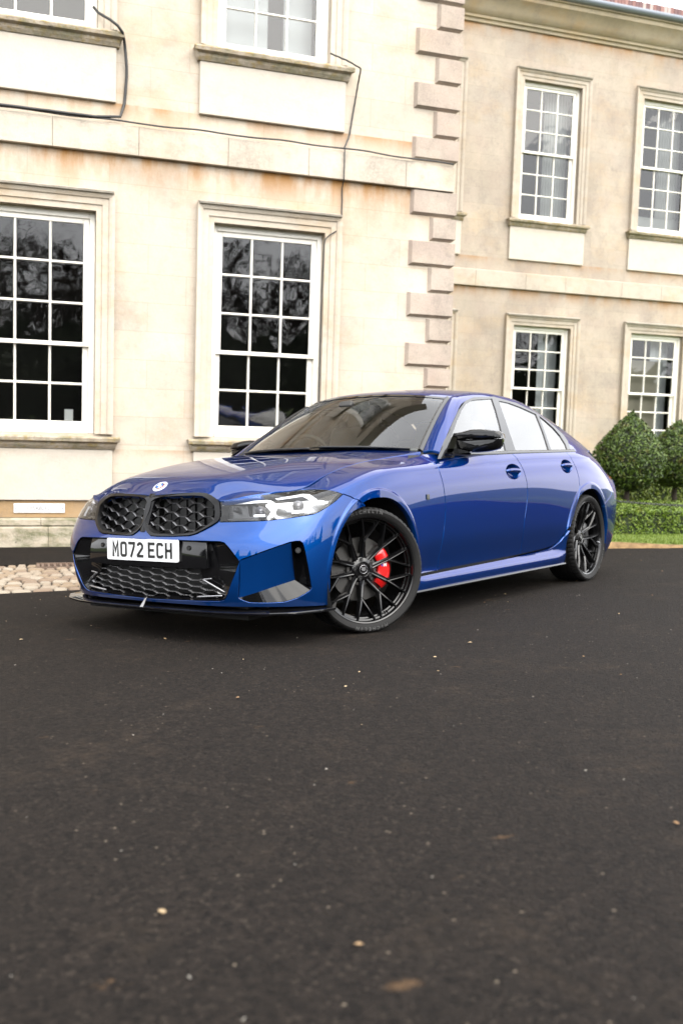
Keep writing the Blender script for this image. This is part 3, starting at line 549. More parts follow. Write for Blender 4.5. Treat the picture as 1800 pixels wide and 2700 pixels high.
def broad(seed, h, r_):
    rng = np.random.default_rng(seed); m = MB(); tips = []; limb(m, np.array([0, 0, -.3]), np.array([0, 0, 1.]), .3, h*.33, 3, rng, tips, 3); c = MB(); cl = np.array([t[0] for t in tips]); cl = np.vstack([cl, cl*.9+rng.normal(0, r_*.25, cl.shape)])
    P = np.repeat(cl, 50, 0); P = P+rng.normal(0, r_*.17, P.shape); leaves(c, P, rng.normal(size=P.shape), .24, rng); return m, c
protos = []
for nm, (tr, c), lm in (('bare_tree', bare_tree(31), BARK), ('conifer_tree', conifer(32, 11, 3.0), LEAF_D), ('broadleaf_tree', broad(33, 9, 3.2), LEAF_M), ('bare_tree', bare_tree(34), BARK)):
    root = empty(nm); tr.build('trunk', BARK, root, smooth=True); c.build('crown', lm, root); protos.append((nm, root))
spots = [(-9, -42, 0, 1.0), (-6, -36, 3, .95), (-2.5, -44, 0, 1.1), (.5, -37, 3, 1.05), (3.5, -43, 0, 1.0), (7.5, -38, 3, 1.0), (11.5, -44, 0, 1.15), (16, -37, 3, 1.1), (21, -42, 0, 1.2), (-13, -38, 3, 1.05), (-18, -43, 0, 1.1), (27, -38, 3, 1.2), (33, -43, 0, 1.2), (-.8, -40, 0, .9), (2.2, -39, 3, .9), (-4.2, -41, 3, 1.0), (9.5, -41, 0, 1.0), (13.5, -39, 3, 1.05), (18.5, -41, 0, 1.0), (5.5, -40, 0, .95)]
spots += [(x, -31-2.2*math.sin(k*1.7), 2, .68+.09*math.sin(k*2.3)) for k, x in enumerate(np.arange(-34, 42, 2.7))]
spots += [(-24, -40, 1, 1.0), (-30, -38, 1, 1.15), (30, -47, 1, 1.3), (38, -38, 1, 1.2), (-38, -30, 1, 1.2), (44, -28, 1, 1.2), (-40, -16, 2, 1.1), (-42, -5, 1, 1.1), (-40, 6, 2, 1.2), (46, -14, 2, 1.2), (44, -3, 1, 1.1)]
hedge('laurel_hedge', [(-46, -30), (-30, -33.5), (-10, -34.5), (10, -34.5), (30, -33.5), (48, -30)], 2.2, float(zroad(0, -34))-.1, 4.7, LEAF_D, 'tall dark laurel hedge of the park across the drive, facing the house', 11, 41, .26)
where = ['beside the gate end of the park', 'across the drive from the house']
used = set()
for k, (x, y, i, s_) in enumerate(spots):
    nm, pr = protos[i]; r_ = pr if i not in used else copy_tree(pr); used.add(i)
    r_.matrix_world = SITE @ Matrix.Translation((x, y, float(zroad(x, y))-.05)) @ Matrix.Rotation(k*1.9, 4, 'Z') @ Matrix.Scale(s_, 4)
    tag(r_, {'bare_tree': 'bare winter tree of the park across the drive, facing the house', 'conifer_tree': 'dark conifer of the park across the drive, facing the house', 'broadleaf_tree': 'bushy evergreen of the park across the drive, facing the house'}[nm], 'tree', nm.replace('_', ' ')+'s of the park across the drive')
# ================================================================== THE CAR
# ---- smooth surfaces: uniform cubic B-spline patches over a grid of measured points
def bsb(t, n, d=0):
    t = np.clip(np.asarray(t, float), 0, n-1); i = np.minimum(t.astype(int), n-2); f = t-i
    if d == 0: ws = [(1-f)**3/6, (3*f**3-6*f**2+4)/6, (-3*f**3+3*f**2+3*f+1)/6, f**3/6]
    else: ws = [-(1-f)**2/2, (9*f**2-12*f)/6, (-9*f**2+6*f+3)/6, f**2/2]
    B = np.zeros((len(t), n)); k = np.arange(len(t))
    for o_, wt in zip((-1, 0, 1, 2), ws):
        j = i+o_
        lo, hi = j < 0, j > n-1; ok = ~(lo | hi)
        np.add.at(B, (k[ok], j[ok]), wt[ok])
        if lo.any(): np.add.at(B, (k[lo], 0*j[lo]), 2*wt[lo]); np.add.at(B, (k[lo], 0*j[lo]+1), -wt[lo])
        if hi.any(): np.add.at(B, (k[hi], 0*j[hi]+n-1), 2*wt[hi]); np.add.at(B, (k[hi], 0*j[hi]+n-2), -wt[hi])
    return B
class Patch:
    def __init__(s, P, sign=1, it=2, deform=None):
        P = np.asarray(P, float); s.nu, s.nv = P.shape[:2]; s.sign = sign; s.deform = deform
        Bu, Bv = bsb(np.arange(s.nu), s.nu), bsb(np.arange(s.nv), s.nv); Q = P.copy()
        for _ in range(it): Q = Q+.8*(P-np.einsum('ai,bj,ijk->abk', Bu, Bv, Q))
        s.Q = Q; s.P = P
    def raw(s, u, v):
        p = np.einsum('ni,nj,ijk->nk', bsb(u, s.nu), bsb(v, s.nv), s.Q)
        return s.deform(p) if s.deform else p
    def pos(s, u, v): return s.raw(np.atleast_1d(np.asarray(u, float)), np.atleast_1d(np.asarray(v, float)))
    def nrm(s, u, v):
        u = np.atleast_1d(np.asarray(u, float)); v = np.atleast_1d(np.asarray(v, float)); e = .02
        ua, ub = np.clip(u-e, 0, s.nu-1), np.clip(u+e, 0, s.nu-1); va, vb = np.clip(v-e, 0, s.nv-1), np.clip(v+e, 0, s.nv-1)
        n = np.cross(s.raw(ub, v)-s.raw(ua, v), s.raw(u, vb)-s.raw(u, va))*s.sign
        return n/(np.linalg.norm(n, axis=1, keepdims=True)+1e-12)
    def solve(s, fun, target, u0, v0):
        """Newton: fun(S(u,v)) = target (2 numbers)"""
        u, v = float(u0), float(v0); e = 1e-3
        for _ in range(40):
            g = fun(s.raw(np.array([u, u+e, u]), np.array([v, v, v+e]))); r = target-g[0]
            J = np.stack([(g[1]-g[0])/e, (g[2]-g[0])/e], 1)
            try: d = np.linalg.solve(J.T@J+1e-9*np.eye(2)*np.trace(J.T@J), J.T@r)
            except Exception: break
            d = np.clip(d, -.6, .6); u = min(max(u+d[0], 0), s.nu-1); v = min(max(v+d[1], 0), s.nv-1)
            if np.abs(d).max() < 1e-6: break
        return u, v
    def grid(s):
        if not hasattr(s, '_g'):
            U, V = np.meshgrid(np.linspace(0, s.nu-1, s.nu*5), np.linspace(0, s.nv-1, s.nv*5), indexing='ij')
            s._g = (U.ravel(), V.ravel(), s.raw(U.ravel(), V.ravel()), s.nrm(U.ravel(), V.ravel()))
        return s._g
    def px(s, q):
        """where a sight line of the photograph meets the surface"""
        U, V, P, N = s.grid(); a = project(P); facing = ((CAR-P)*N).sum(1) > -.05
        d = np.hypot(*(a-np.asarray(q)).T)+np.where(facing, 0, 1e5); k = int(np.argmin(d))
        return s.solve(project, np.asarray(q, float), U[k], V[k])
    def at(s, q, idx, side=1):
        U, V, P, N = s.grid(); d = np.hypot(*(P[:, idx]-np.asarray(q)).T)+np.where(P[:, 1]*side >= -1e-6, 0, 1e5)+(np.where(P[:, 0] > 0, 0, 1e5) if idx == [1, 2] else 0); k = int(np.argmin(d))
        return s.solve(lambda p: p[:, idx], np.asarray(q, float), U[k], V[k])
    def xz(s, q, side=1): return s.at(q, [0, 2], side)
    def xy(s, q): return s.at(q, [0, 1], 1 if q[1] >= 0 else -1)
    def yz(s, q): return s.at(q, [1, 2], 1 if q[0] >= 0 else -1)
def project(P):
    d = np.asarray(P, float)-CAR; z = d@CF
    return np.stack([900+FPX*(d@CR)/z, 1350-FPX*(d@CU)/z], -1)
def sight(q):
    d = CF+CR*(q[0]-900)/FPX-CU*(q[1]-1350)/FPX; return d/np.linalg.norm(d)
def meet(q, n, c):
    d = sight(q); n = np.asarray(n, float); return CAR+d*(c-n@CAR)/(n@d)
ZR = {1: (150, 1000, .5421), 2: (850, 980, .5102), 3: (180, 1220, .29337), 4: (560, 1260, .2551), 5: (840, 1300, .19133), 6: (1400, 1250, .2551),
      7: (600, 1010, .41454), 8: (1140, 1060, .14031), 9: (1260, 1160, .19133)}
def Z(k, *pts): x, y, s = ZR[k]; return [(x+a*s, y+b*s) for a, b in pts]

def mirror_y(G): G = np.asarray(G, float).copy(); G[..., 1] *= -1; return G
# ---- lower body: rings from the nose round the flank to the tail, bottom row to waist row
COLS = [  # each: ten (x, y, z), bottom to top
 [(.770, 0, .185), (.800, 0, .27), (.812, 0, .36), (.812, 0, .45), (.803, 0, .52), (.785, 0, .58), (.764, 0, .635), (.747, 0, .68), (.732, 0, .715), (.712, 0, .742)],
 [(.765, .24, .185), (.795, .24, .27), (.806, .24, .36), (.806, .24, .45), (.794, .24, .52), (.765, .24, .58), (.743, .24, .635), (.728, .24, .68), (.715, .24, .714), (.700, .24, .742)],
 [(.745, .45, .185), (.777, .455, .27), (.789, .46, .36), (.788, .463, .45), (.768, .466, .52), (.726, .467, .575), (.702, .467, .625), (.697, .465, .665), (.688, .46, .702), (.665, .45, .727)],
 [(.692, .60, .185), (.727, .612, .27), (.741, .62, .36), (.738, .626, .45), (.716, .631, .52), (.678, .634, .575), (.652, .632, .625), (.634, .626, .668), (.612, .613, .705), (.585, .595, .731)],
 [(.600, .722, .182), (.640, .738, .27), (.656, .748, .36), (.653, .753, .45), (.632, .755, .52), (.603, .755, .58), (.577, .748, .63), (.548, .735, .675), (.515, .718, .711), (.470, .680, .738)],
 [(.485, .812, .178), (.520, .835, .27), (.536, .848, .36), (.534, .854, .45), (.522, .855, .52), (.503, .852, .58), (.476, .845, .635), (.442, .830, .683), (.400, .803, .722), (.335, .725, .762)],
 [(.340, .852, .172), (.355, .875, .27), (.362, .888, .38), (.360, .894, .47), (.350, .895, .55), (.335, .892, .61), (.312, .885, .665), (.283, .872, .715), (.245, .846, .762), (.195, .715, .818)],
 [(.00, .868, .165), (.00, .890, .27), (.00, .902, .40), (.00, .908, .52), (.00, .909, .61), (.00, .906, .69), (-.00, .900, .745), (-.01, .888, .795), (-.025, .858, .838), (-.05, .705, .872)],
 [(-.36, .862, .158), (-.36, .878, .25), (-.36, .893, .39), (-.36, .902, .52), (-.36, .906, .63), (-.36, .905, .71), (-.36, .900, .77), (-.36, .889, .82), (-.36, .863, .862), (-.35, .710, .907)],
 [(-.72, .852, .155), (-.72, .866, .25), (-.72, .881, .39), (-.72, .893, .52), (-.72, .899, .63), (-.72, .900, .72), (-.72, .897, .78), (-.72, .888, .832), (-.72, .869, .876), (-.68, .765, .935)],
 [(-1.15, .850, .155), (-1.15, .863, .25), (-1.15, .877, .39), (-1.15, .889, .52), (-1.15, .896, .63), (-1.15, .898, .72), (-1.15, .896, .785), (-1.15, .889, .84), (-1.15, .873, .888), (-1.15, .832, .937)],
 [(-1.6, .850, .155), (-1.6, .863, .25), (-1.6, .877, .39), (-1.6, .889, .52), (-1.6, .896, .63), (-1.6, .898, .725), (-1.6, .897, .79), (-1.6, .890, .848), (-1.6, .876, .898), (-1.6, .842, .952)],
 [(-2.05, .852, .155), (-2.05, .867, .25), (-2.05, .882, .39), (-2.05, .893, .52), (-2.05, .900, .63), (-2.05, .902, .73), (-2.05, .900, .80), (-2.05, .893, .86), (-2.05, .879, .91), (-2.05, .845, .964)],
 [(-2.45, .858, .155), (-2.45, .878, .25), (-2.45, .893, .39), (-2.45, .902, .52), (-2.45, .907, .63), (-2.45, .907, .735), (-2.45, .904, .81), (-2.45, .896, .872), (-2.45, .880, .922), (-2.45, .842, .973)],
 [(-2.84, .868, .155), (-2.84, .890, .25), (-2.84, .903, .39), (-2.84, .910, .52), (-2.84, .913, .63), (-2.84, .912, .74), (-2.84, .906, .82), (-2.84, .895, .884), (-2.84, .875, .934), (-2.84, .839, .982)],
 [(-3.18, .855, .165), (-3.19, .880, .26), (-3.20, .893, .40), (-3.20, .899, .53), (-3.20, .900, .64), (-3.20, .897, .75), (-3.20, .876, .825), (-3.19, .848, .885), (-3.18, .814, .932), (-3.17, .774, .976)],
 [(-3.44, .815, .19), (-3.47, .845, .28), (-3.48, .855, .42), (-3.49, .861, .54), (-3.485, .856, .65), (-3.472, .838, .76), (-3.455, .800, .82), (-3.43, .766, .873), (-3.405, .730, .917), (-3.375, .690, .958)],
 [(-3.62, .735, .22), (-3.66, .765, .31), (-3.70, .780, .44), (-3.715, .787, .56), (-3.715, .787, .67), (-3.70, .765, .77), (-3.645, .708, .815), (-3.61, .674, .865), (-3.575, .640, .908), (-3.53, .602, .948)],
 [(-3.74, .58, .24), (-3.78, .60, .33), (-3.825, .612, .46), (-3.845, .618, .58), (-3.845, .62, .68), (-3.835, .617, .78), (-3.815, .60, .83), (-3.785, .585, .885), (-3.75, .565, .93), (-3.69, .53, .972)],
 [(-3.79, .32, .25), (-3.835, .32, .34), (-3.88, .32, .47), (-3.90, .32, .59), (-3.90, .32, .69), (-3.89, .32, .79), (-3.87, .32, .87), (-3.84, .32, .93), (-3.80, .32, .98), (-3.73, .32, 1.03)],
 [(-3.80, 0, .25), (-3.845, 0, .34), (-3.89, 0, .47), (-3.91, 0, .59), (-3.91, 0, .69), (-3.90, 0, .79), (-3.88, 0, .87), (-3.85, 0, .93), (-3.81, 0, .985), (-3.735, 0, 1.04)]]
_half = np.array(COLS); NC = len(COLS)
_full = np.concatenate([mirror_y(_half[::-1]), _half[1:]])          # tail right ... nose (index NC-1) ... tail left
def sst(a, b, x): t = np.clip((x-a)/(b-a), 0, 1); return t*t*(3-2*t)
SWX, SWZ = (1.1, 1.2, 1.42, 1.74, 2.08, 2.57, 3.1), (.866, .873, .888, .906, .917, .926, .929)
AXR, WB, RT = .325, -2.851, .325                                     # axle height, rear axle, tyre radius
def swage(x): return np.interp(-np.asarray(x), SWX, SWZ)
def flare(p):
    p = p.copy(); s_ = np.sign(p[:, 1])
    for cx, xt, yt in ((0., (-.45, -.3, 0, .2, .36, .42), (.906, .913, .917, .911, .899, .888)), (WB, (-.43, -.25, 0, .25, .43), (.898, .909, .919, .915, .907))):
        r = np.hypot(p[:, 0]-cx, p[:, 2]-AXR); side = sst(.72, .84, np.abs(p[:, 1])); w_ = side*(1-sst(.411, .424, r))*sst(.30, .44, p[:, 2]); tgt = np.interp(p[:, 0]-cx, xt, yt)
        p[:, 1] += s_*w_*(tgt-np.abs(p[:, 1]))
    # swage line under the waist
    zs = swage(p[:, 0]); m_ = sst(-1.12, -1.45, p[:, 0])*(1-sst(-2.75, -3.1, p[:, 0]))*sst(.70, .82, np.abs(p[:, 1]))
    p[:, 1] += s_*m_*.0045*sst(zs-.007, zs+.007, p[:, 2])*(1-sst(zs+.008, zs+.06, p[:, 2]))
    # sill: the skirt stands proud of the door foot, the door foot tucks in
    x, z = p[:, 0], p[:, 2]; m = sst(-.30, -.55, x)*(1-sst(-2.30, -2.55, x))*sst(.70, .82, np.abs(p[:, 1]))
    p[:, 1] -= s_*m*.018*sst(.232, .262, z)*(1-sst(.262, .46, z))
    p[:, 1] += s_*m*.012*(1-sst(.20, .25, z))
    return p
BODY = Patch(_full, sign=1, deform=flare)
# ---- bonnet
def hood_grid():
    st = [(.712, .742), (.67, .775), (.60, .812), (.48, .849), (.30, .884), (.07, .916), (-.2, .942), (-.45, .960), (-.68, .972)]   # centre line
    ed = [(.590, .615, .730), (.545, .640, .735), (.490, .672, .739), (.400, .714, .748), (.265, .716, .791), (.075, .711, .847), (-.18, .706, .889), (-.44, .715, .918), (-.72, .735, .950)]
    # the front row follows the nose, the rest runs to the wing line
    fr = [(.727, 0, .728), (.721, .12, .735), (.706, .25, .740), (.690, .353, .734), (.699, .445, .697), (.655, .546, .716), (.590, .615, .730)]
    W = [0, .2, .4, .58, .74, .88, 1.]; G = []
    for k, ((xc, zc), (xe, ye, ze)) in enumerate(zip(st, ed)):
        row = []
        for j, w_ in enumerate(W):
            a = w_**2.2
            z = zc+(ze-zc)*(.08*w_+.92*w_**3.6)
            q = np.array([xc+(xe-xc)*a, ye*w_, z+.005*math.exp(-((w_-.56)/.14)**2)*min(1, k/2.)])
            if k == 0: q = np.array(fr[j])
            if k == 1: q = q*.65+.35*(np.array(fr[j])+np.array([-.05, 0, .028-.026*w_]))
            row.append(q)
        G.append(row)
    G = np.array(G); R_ = mirror_y(G[:, ::-1])
    return np.concatenate([R_, G[:, 1:]], 1)
HOOD = Patch(hood_grid(), sign=-1)
# ---- glasshouse: K1 = screen and roof edge, K2 = window outline
TOP = [((-.50, .972), (-.745, .725, .952)), ((-.71, 1.108), (-.935, .676, 1.083)), ((-.92, 1.240), (-1.135, .625, 1.208)), ((-1.10, 1.338), (-1.32, .582, 1.302)),
       ((-1.29, 1.380), (-1.47, .566, 1.342)), ((-1.68, 1.412), (-1.78, .556, 1.374)), ((-2.10, 1.408), (-2.14, .551, 1.369)), ((-2.42, 1.380), (-2.42, .548, 1.337)),
       ((-2.64, 1.335), (-2.64, .575, 1.282)), ((-2.88, 1.255), (-2.88, .630, 1.192)), ((-3.10, 1.165), (-3.09, .686, 1.090)), ((-3.28, 1.06), (-3.28, .718, 1.006)),
       ((-3.5, 1.0), (-3.46, .690, .962)), ((-3.72, .97), (-3.61, .630, .945))]
def top_grid():
    W = [0, .3, .6, .84, 1.]; G = []
    for (xc, zc), (xe, ye, ze) in TOP:
        G.append([(xc+(xe-xc)*w_**2.4, ye*w_, zc+(ze-zc)*w_**2.6) for w_ in W])
    G = np.array(G); return np.concatenate([mirror_y(G[:, ::-1]), G[:, 1:]], 1)
ROOF = Patch(top_grid(), sign=-1)
GY0, GZ0, GSL = .838, .945, .56
def glass_y(x, z): return GY0-GSL*(z-GZ0)-.10*(z-GZ0)**2+.006-.010*((x+1.7)/1.0)**2
def glass_px(q):
    d = sight(q); y = .75
    for _ in range(30):
        P = CAR+d*(y-CAR[1])/d[1]; y = .5*y+.5*glass_y(P[0], P[2])
    return CAR+d*(y-CAR[1])/d[1]
DLO_PX = Z(2, (612, 415), (640, 330), (668, 268), (700, 200), (735, 152), (775, 133), (880, 129), (1000, 163), (1100, 212), (1190, 278), (1240, 325), (1264, 358), (1281, 411))
K2 = np.array([glass_px(q) for q in DLO_PX])
def resample(c, n):
    c = np.asarray(c, float); s_ = np.r_[0, np.cumsum(np.linalg.norm(np.diff(c, axis=0), axis=1))]
    return np.stack([np.interp(np.linspace(0, s_[-1], n), s_, c[:, k]) for k in range(c.shape[1])], 1)
# ---- car materials
def paint_mat():
    m = NT('blue_metallic_paint'); c = m.coord((1, 1, 1))
    fl = m.noise(c, 900, 2); lw = m.n('ShaderNodeLayerWeight', Blend=.45)
    col = m.mix(m.rng(lw.outputs['Facing'], 0, .75, 0, 1), (.0005, .037, .178), (.0002, .0042, .035))  # base colour darkens with view angle, painting shade onto flanks turned away
    col = m.mix(m.rng(fl, .35, .75, 0, .12), col, (.004, .095, .36))
    m.set(Base_Color=col, Metallic=.6, Roughness=.36, Coat_Weight=.85, Coat_Roughness=.008, Coat_IOR=1.47)
    m.p.inputs['Specular IOR Level'].default_value = 0.; m.p.inputs['Specular Tint'].default_value = (.05, .22, .9, 1); return m.m
PAINT = paint_mat()
GLOSSB = plain('gloss_black_plastic', (.003, .003, .0035), .05, IOR=1.4); NOSEB = plain('gloss_black_grille', (.0025, .0025, .003), .10, IOR=1.28)
SATINB = plain('satin_black_plastic', (.006, .006, .0065), .38)
DARK = plain('dark_liner', (.006, .006, .006), .8)
RUBBER = None
def rubber_mat():
    m = NT('tyre_rubber'); c = m.coord((1, 1, 1)); n = m.noise(c, 60, 4)
    m.set(Base_Color=m.mix(n, (.003, .003, .003), (.007, .0067, .0065)), Roughness=.75); m.p.inputs['Specular IOR Level'].default_value = .25; m.bump(m.noise(c, 400, 2), .15, .002); return m.m
RUBBER = rubber_mat()
WHEELB = plain('gloss_black_alloy', (.003, .003, .0033), .17)
STEEL = plain('brake_disc_steel', (.07, .068, .066), .42, Metallic=.9)
REDP = plain('red_caliper_paint', (.42, .006, .006), .25, Coat_Weight=.4)
WHITEP = plain('white_plastic', (.60, .60, .62), .35)
CHROME = plain('bright_chrome', (.80, .81, .83), .08, Metallic=1.0)
PLATEW = plain('plate_white', (.56, .565, .575), .32)
INK = plain('plate_black', (.006, .006, .006), .4)
LED = plain('light_guide', (.72, .74, .78), .12, Coat_Weight=.4)
AMBER = plain('tail_lamp_red', (.42, .035, .012), .08, Coat_Weight=.8)
CABIN = plain('cabin_black', (.018, .017, .016), .6)
BEIGE = plain('headlining_beige', (.42, .37, .30), .8)
LEATH = plain('seat_leather', (.10, .088, .072), .5)
BLUEL = plain('emblem_blue', (.008, .08, .36), .25); REDL = plain('emblem_red', (.62, .02, .03), .25); VIOL = plain('emblem_violet', (.03, .03, .22), .25)
def glass_mat(name, tint, f0, rough=0.):
    m = NT(name); t = m.t; t.nodes.remove(m.p)
    tr = m.n('ShaderNodeBsdfTransparent'); tr.inputs[0].default_value = (*tint, 1)
    gl = m.n('ShaderNodeBsdfGlossy'); gl.inputs['Roughness'].default_value = rough; gl.inputs['Color'].default_value = (1, 1, 1, 1)
    fr = m.n('ShaderNodeFresnel', IOR=1.5); fac = m.rng(fr.outputs[0], .04, 1, f0, 1)
    mx = m.n('ShaderNodeMixShader'); m.l(fac, mx.inputs[0]); m.l(tr.outputs[0], mx.inputs[1]); m.l(gl.outputs[0], mx.inputs[2]); m.l(mx.outputs[0], m.o.inputs[0]); return m.m
SCREEN = glass_mat('windscreen_glass', (.56, .60, .56), .035)
SIDEG = glass_mat('side_glass', (.14, .15, .15), .135)
FRONTG = glass_mat('front_side_glass', (.55, .59, .57), .12)
LENS = glass_mat('lamp_lens', (.95, .96, .97), .025)
# ---- panel builder
class Sheet:
    """glass plane of the doors: u = x, v = z"""
    def __init__(s, off=0.): s.off = off
    def pos(s, u, v): u = np.atleast_1d(u); v = np.atleast_1d(v); return np.stack([u, glass_y(u, v)+s.off, v], 1)
    def nrm(s, u, v):
        u = np.atleast_1d(np.asarray(u, float)); v = np.atleast_1d(np.asarray(v, float)); e = 1e-3
        n = np.cross(s.pos(u, v+e)-s.pos(u, v-e), s.pos(u+e, v)-s.pos(u-e, v)); return n/np.linalg.norm(n, axis=1, keepdims=True)
def inside(poly, pts):
    x, y = pts[:, 0], pts[:, 1]; c = np.zeros(len(pts), bool); n = len(poly)
    for i in range(n):
        (x0, y0), (x1, y1) = poly[i], poly[(i+1) % n]
        with np.errstate(divide='ignore', invalid='ignore'):
            c ^= ((y0 > y) != (y1 > y)) & (x < (x1-x0)*(y-y0)/(y1-y0+1e-30)+x0)
    return c
def segdist(poly, pts):
    d = np.full(len(pts), 1e9); n = len(poly)
    for i in range(n):
        a, b = poly[i], poly[(i+1) % n]; ab = b-a; t = np.clip(((pts-a)@ab)/(ab@ab+1e-18), 0, 1); d = np.minimum(d, np.linalg.norm(pts-a-t[:, None]*ab, axis=1))
    return d
_rings = {}
def ring_points(surf, cx):
    if cx == 'swage' and cx not in _rings:
        Q = []; fn = lambda p: p[:, [0, 2]]
        for dz in (-.014, -.007, -.0025, .0025, .007, .016, .036):
            uv = None
            for x in np.arange(-1.12, -3.1, -.018): t = (x, float(swage(x))+dz); uv = surf.xz(t) if uv is None else surf.solve(fn, np.array(t), *uv); Q.append(uv)
        _rings[cx] = Q
    if cx not in _rings:
        Q = []; fn = lambda p: p[:, [0, 2]]
        for r_ in (.401, .4105, .4145, .418, .4215, .425, .434):
            uv = None
            for a in np.arange(rad(-24), rad(204), .03):
                x, z = cx+r_*math.cos(a), AXR+r_*math.sin(a)
                if z < .17: uv = None; continue
                uv = surf.xz((x, z)) if uv is None else surf.solve(fn, np.array([x, z]), *uv); Q.append(uv)
        _rings[cx] = Q
    return _rings[cx]
def panel(name, surf, loop, mat, parent=None, holes=(), res=.025, edge=.012, depth=.030, gap=.0033, lift=0., rim=True, rings=()):
    loop = np.asarray(loop, float); u0, v0 = loop.mean(0)
    big = loop.max(0)-loop.min(0); e = max(1e-3, .01*max(big))
    def metric(uv):
        a = surf.pos(np.array([uv[0]-e, uv[0]+e]), np.array([uv[1]]*2)); b = surf.pos(np.array([uv[0]]*2), np.array([uv[1]-e, uv[1]+e]))
        return np.linalg.norm(a[1]-a[0])/(2*e), np.linalg.norm(b[1]-b[0])/(2*e)
    sc_ = np.mean([metric(q) for q in loop[::max(1, len(loop)//12)]], 0)
    def refine(lp):
        out_ = []; n = len(lp)
        for i in range(n):
            a, b = lp[i], lp[(i+1) % n]; k = max(1, int(math.ceil(np.linalg.norm((b-a)*sc_)/edge)))
            out_ += [a+(b-a)*t for t in np.arange(k)/k]
        return np.array(out_)*sc_
    L_ = [refine(loop)]+[refine(np.asarray(h, float)) for h in holes]
    # shrink the outer loop (grow holes) by the shut-line gap
    def offset(lp, d):
        n = len(lp); area = sum(lp[i][0]*lp[(i+1) % n][1]-lp[(i+1) % n][0]*lp[i][1] for i in range(n)); sg = 1 if area > 0 else -1
        t = np.roll(lp, -1, 0)-np.roll(lp, 1, 0); t /= np.linalg.norm(t, axis=1, keepdims=True)+1e-12
        return lp+sg*d*np.stack([-t[:, 1], t[:, 0]], 1)
    if gap: L_ = [offset(L_[0], gap)]+[offset(h, -gap) for h in L_[1:]]
    lo, hi = L_[0].min(0), L_[0].max(0)
    gx, gy = np.meshgrid(np.arange(lo[0], hi[0], res), np.arange(lo[1], hi[1], res)); P = np.stack([gx.ravel(), gy.ravel()], 1)
    k = inside(L_[0], P) & (segdist(L_[0], P) > .5*res)
    for h in L_[1:]: k &= ~inside(h, P) & (segdist(h, P) > .5*res)
    P = P[k]
    for cx in rings:                      # extra points along the arch crease so it stays crisp
        Q = ring_points(surf, cx)
        Q = np.array(Q)*sc_; kk = inside(L_[0], Q) & (segdist(L_[0], Q) > .004)
        for h in L_[1:]: kk &= ~inside(h, Q) & (segdist(h, Q) > .004)
        Q = Q[kk]
        if len(Q): P = P[[np.min(np.linalg.norm(Q-p, axis=1)) > .010 for p in P]]; P = np.vstack([P, Q])
    V = [Vector(q) for lp in L_ for q in lp]+[Vector(q) for q in P]; E = []; b = 0
    for lp in L_: E += [(b+i, b+(i+1) % len(lp)) for i in range(len(lp))]; b += len(lp)
    vv, _, ff, *_r = delaunay_2d_cdt(V, E, [], 0, 1e-7)
    vv = np.array([(q.x, q.y) for q in vv]); cen = np.array([vv[list(f)].mean(0) for f in ff])
    k = inside(L_[0], cen)
    for h in L_[1:]: k &= ~inside(h, cen)
    ff = [tuple(f) for f, q in zip(ff, k) if q]
    uv = vv/sc_; P3 = surf.pos(uv[:, 0], uv[:, 1]); N3 = surf.nrm(uv[:, 0], uv[:, 1]); P3 = P3+N3*lift
    f0 = ff[len(ff)//2]; fn = np.cross(P3[f0[1]]-P3[f0[0]], P3[f0[2]]-P3[f0[0]])
    if fn@N3[f0[0]] < 0: ff = [f[::-1] for f in ff]
    verts = list(P3); nor = list(N3); faces = list(ff)
    if rim:
        cnt = {}
        for f in ff:
            for a, b_ in zip(f, f[1:]+f[:1]): cnt[(a, b_)] = cnt.get((a, b_), 0)+1
        for (a, b_) in [q for q in cnt if (q[1], q[0]) not in cnt]:
            t = P3[b_]-P3[a]; on = np.cross(t, N3[a]); on /= np.linalg.norm(on)+1e-12; i = len(verts)
            verts += [P3[a], P3[b_], P3[b_]-N3[b_]*depth, P3[a]-N3[a]*depth]; s_ = .8*on
            nor += [s_+.6*N3[a], s_+.6*N3[b_], on, on]; faces.append((i, i+3, i+2, i+1))
    nor = [n/(np.linalg.norm(n)+1e-12) for n in map(np.asarray, nor)]
    return obj(name, verts, faces, mat, parent, normals=nor)
def mirrored(o, parent=None):
    me = o.data; v = np.empty(len(me.vertices)*3); me.vertices.foreach_get('co', v); v = v.reshape(-1, 3); v[:, 1] *= -1
    n2 = None; smooth = me.polygons[0].use_smooth
    faces = [tuple(p.vertices)[::-1] for p in me.polygons]
    if me.has_custom_normals:
        cn = np.zeros((len(v), 3))
        for lp, c in zip(me.loops, me.corner_normals): cn[lp.vertex_index] = c.vector
        cn[:, 1] *= -1; n2 = cn
    q = obj(o.name.split('.')[0], v, faces, None, parent if parent is not None else o.parent, smooth, n2)
    for m in me.materials: q.data.materials.append(m)
    for k, p in enumerate(me.polygons): q.data.polygons[k].material_index = p.material_index
    if not me.has_custom_normals and smooth: q.data.set_sharp_from_angle(angle=rad(35))
    return q
car = empty('parked_car'); car.matrix_world = Matrix([[*ROT[i], 0] for i in range(3)]+[[0, 0, 0, 1]])
tag(car, 'metallic blue four-door saloon on black alloy wheels, plate MO72 ECH, parked on the tarmac drive', 'car')
UC = NC-1
mir = lambda L_: [(2*UC-u, v) for u, v in L_]
bpx = lambda k, *pts: [BODY.px(q) for q in Z(k, *pts)]
bxz = lambda *pts: [BODY.xz(q) for q in pts]
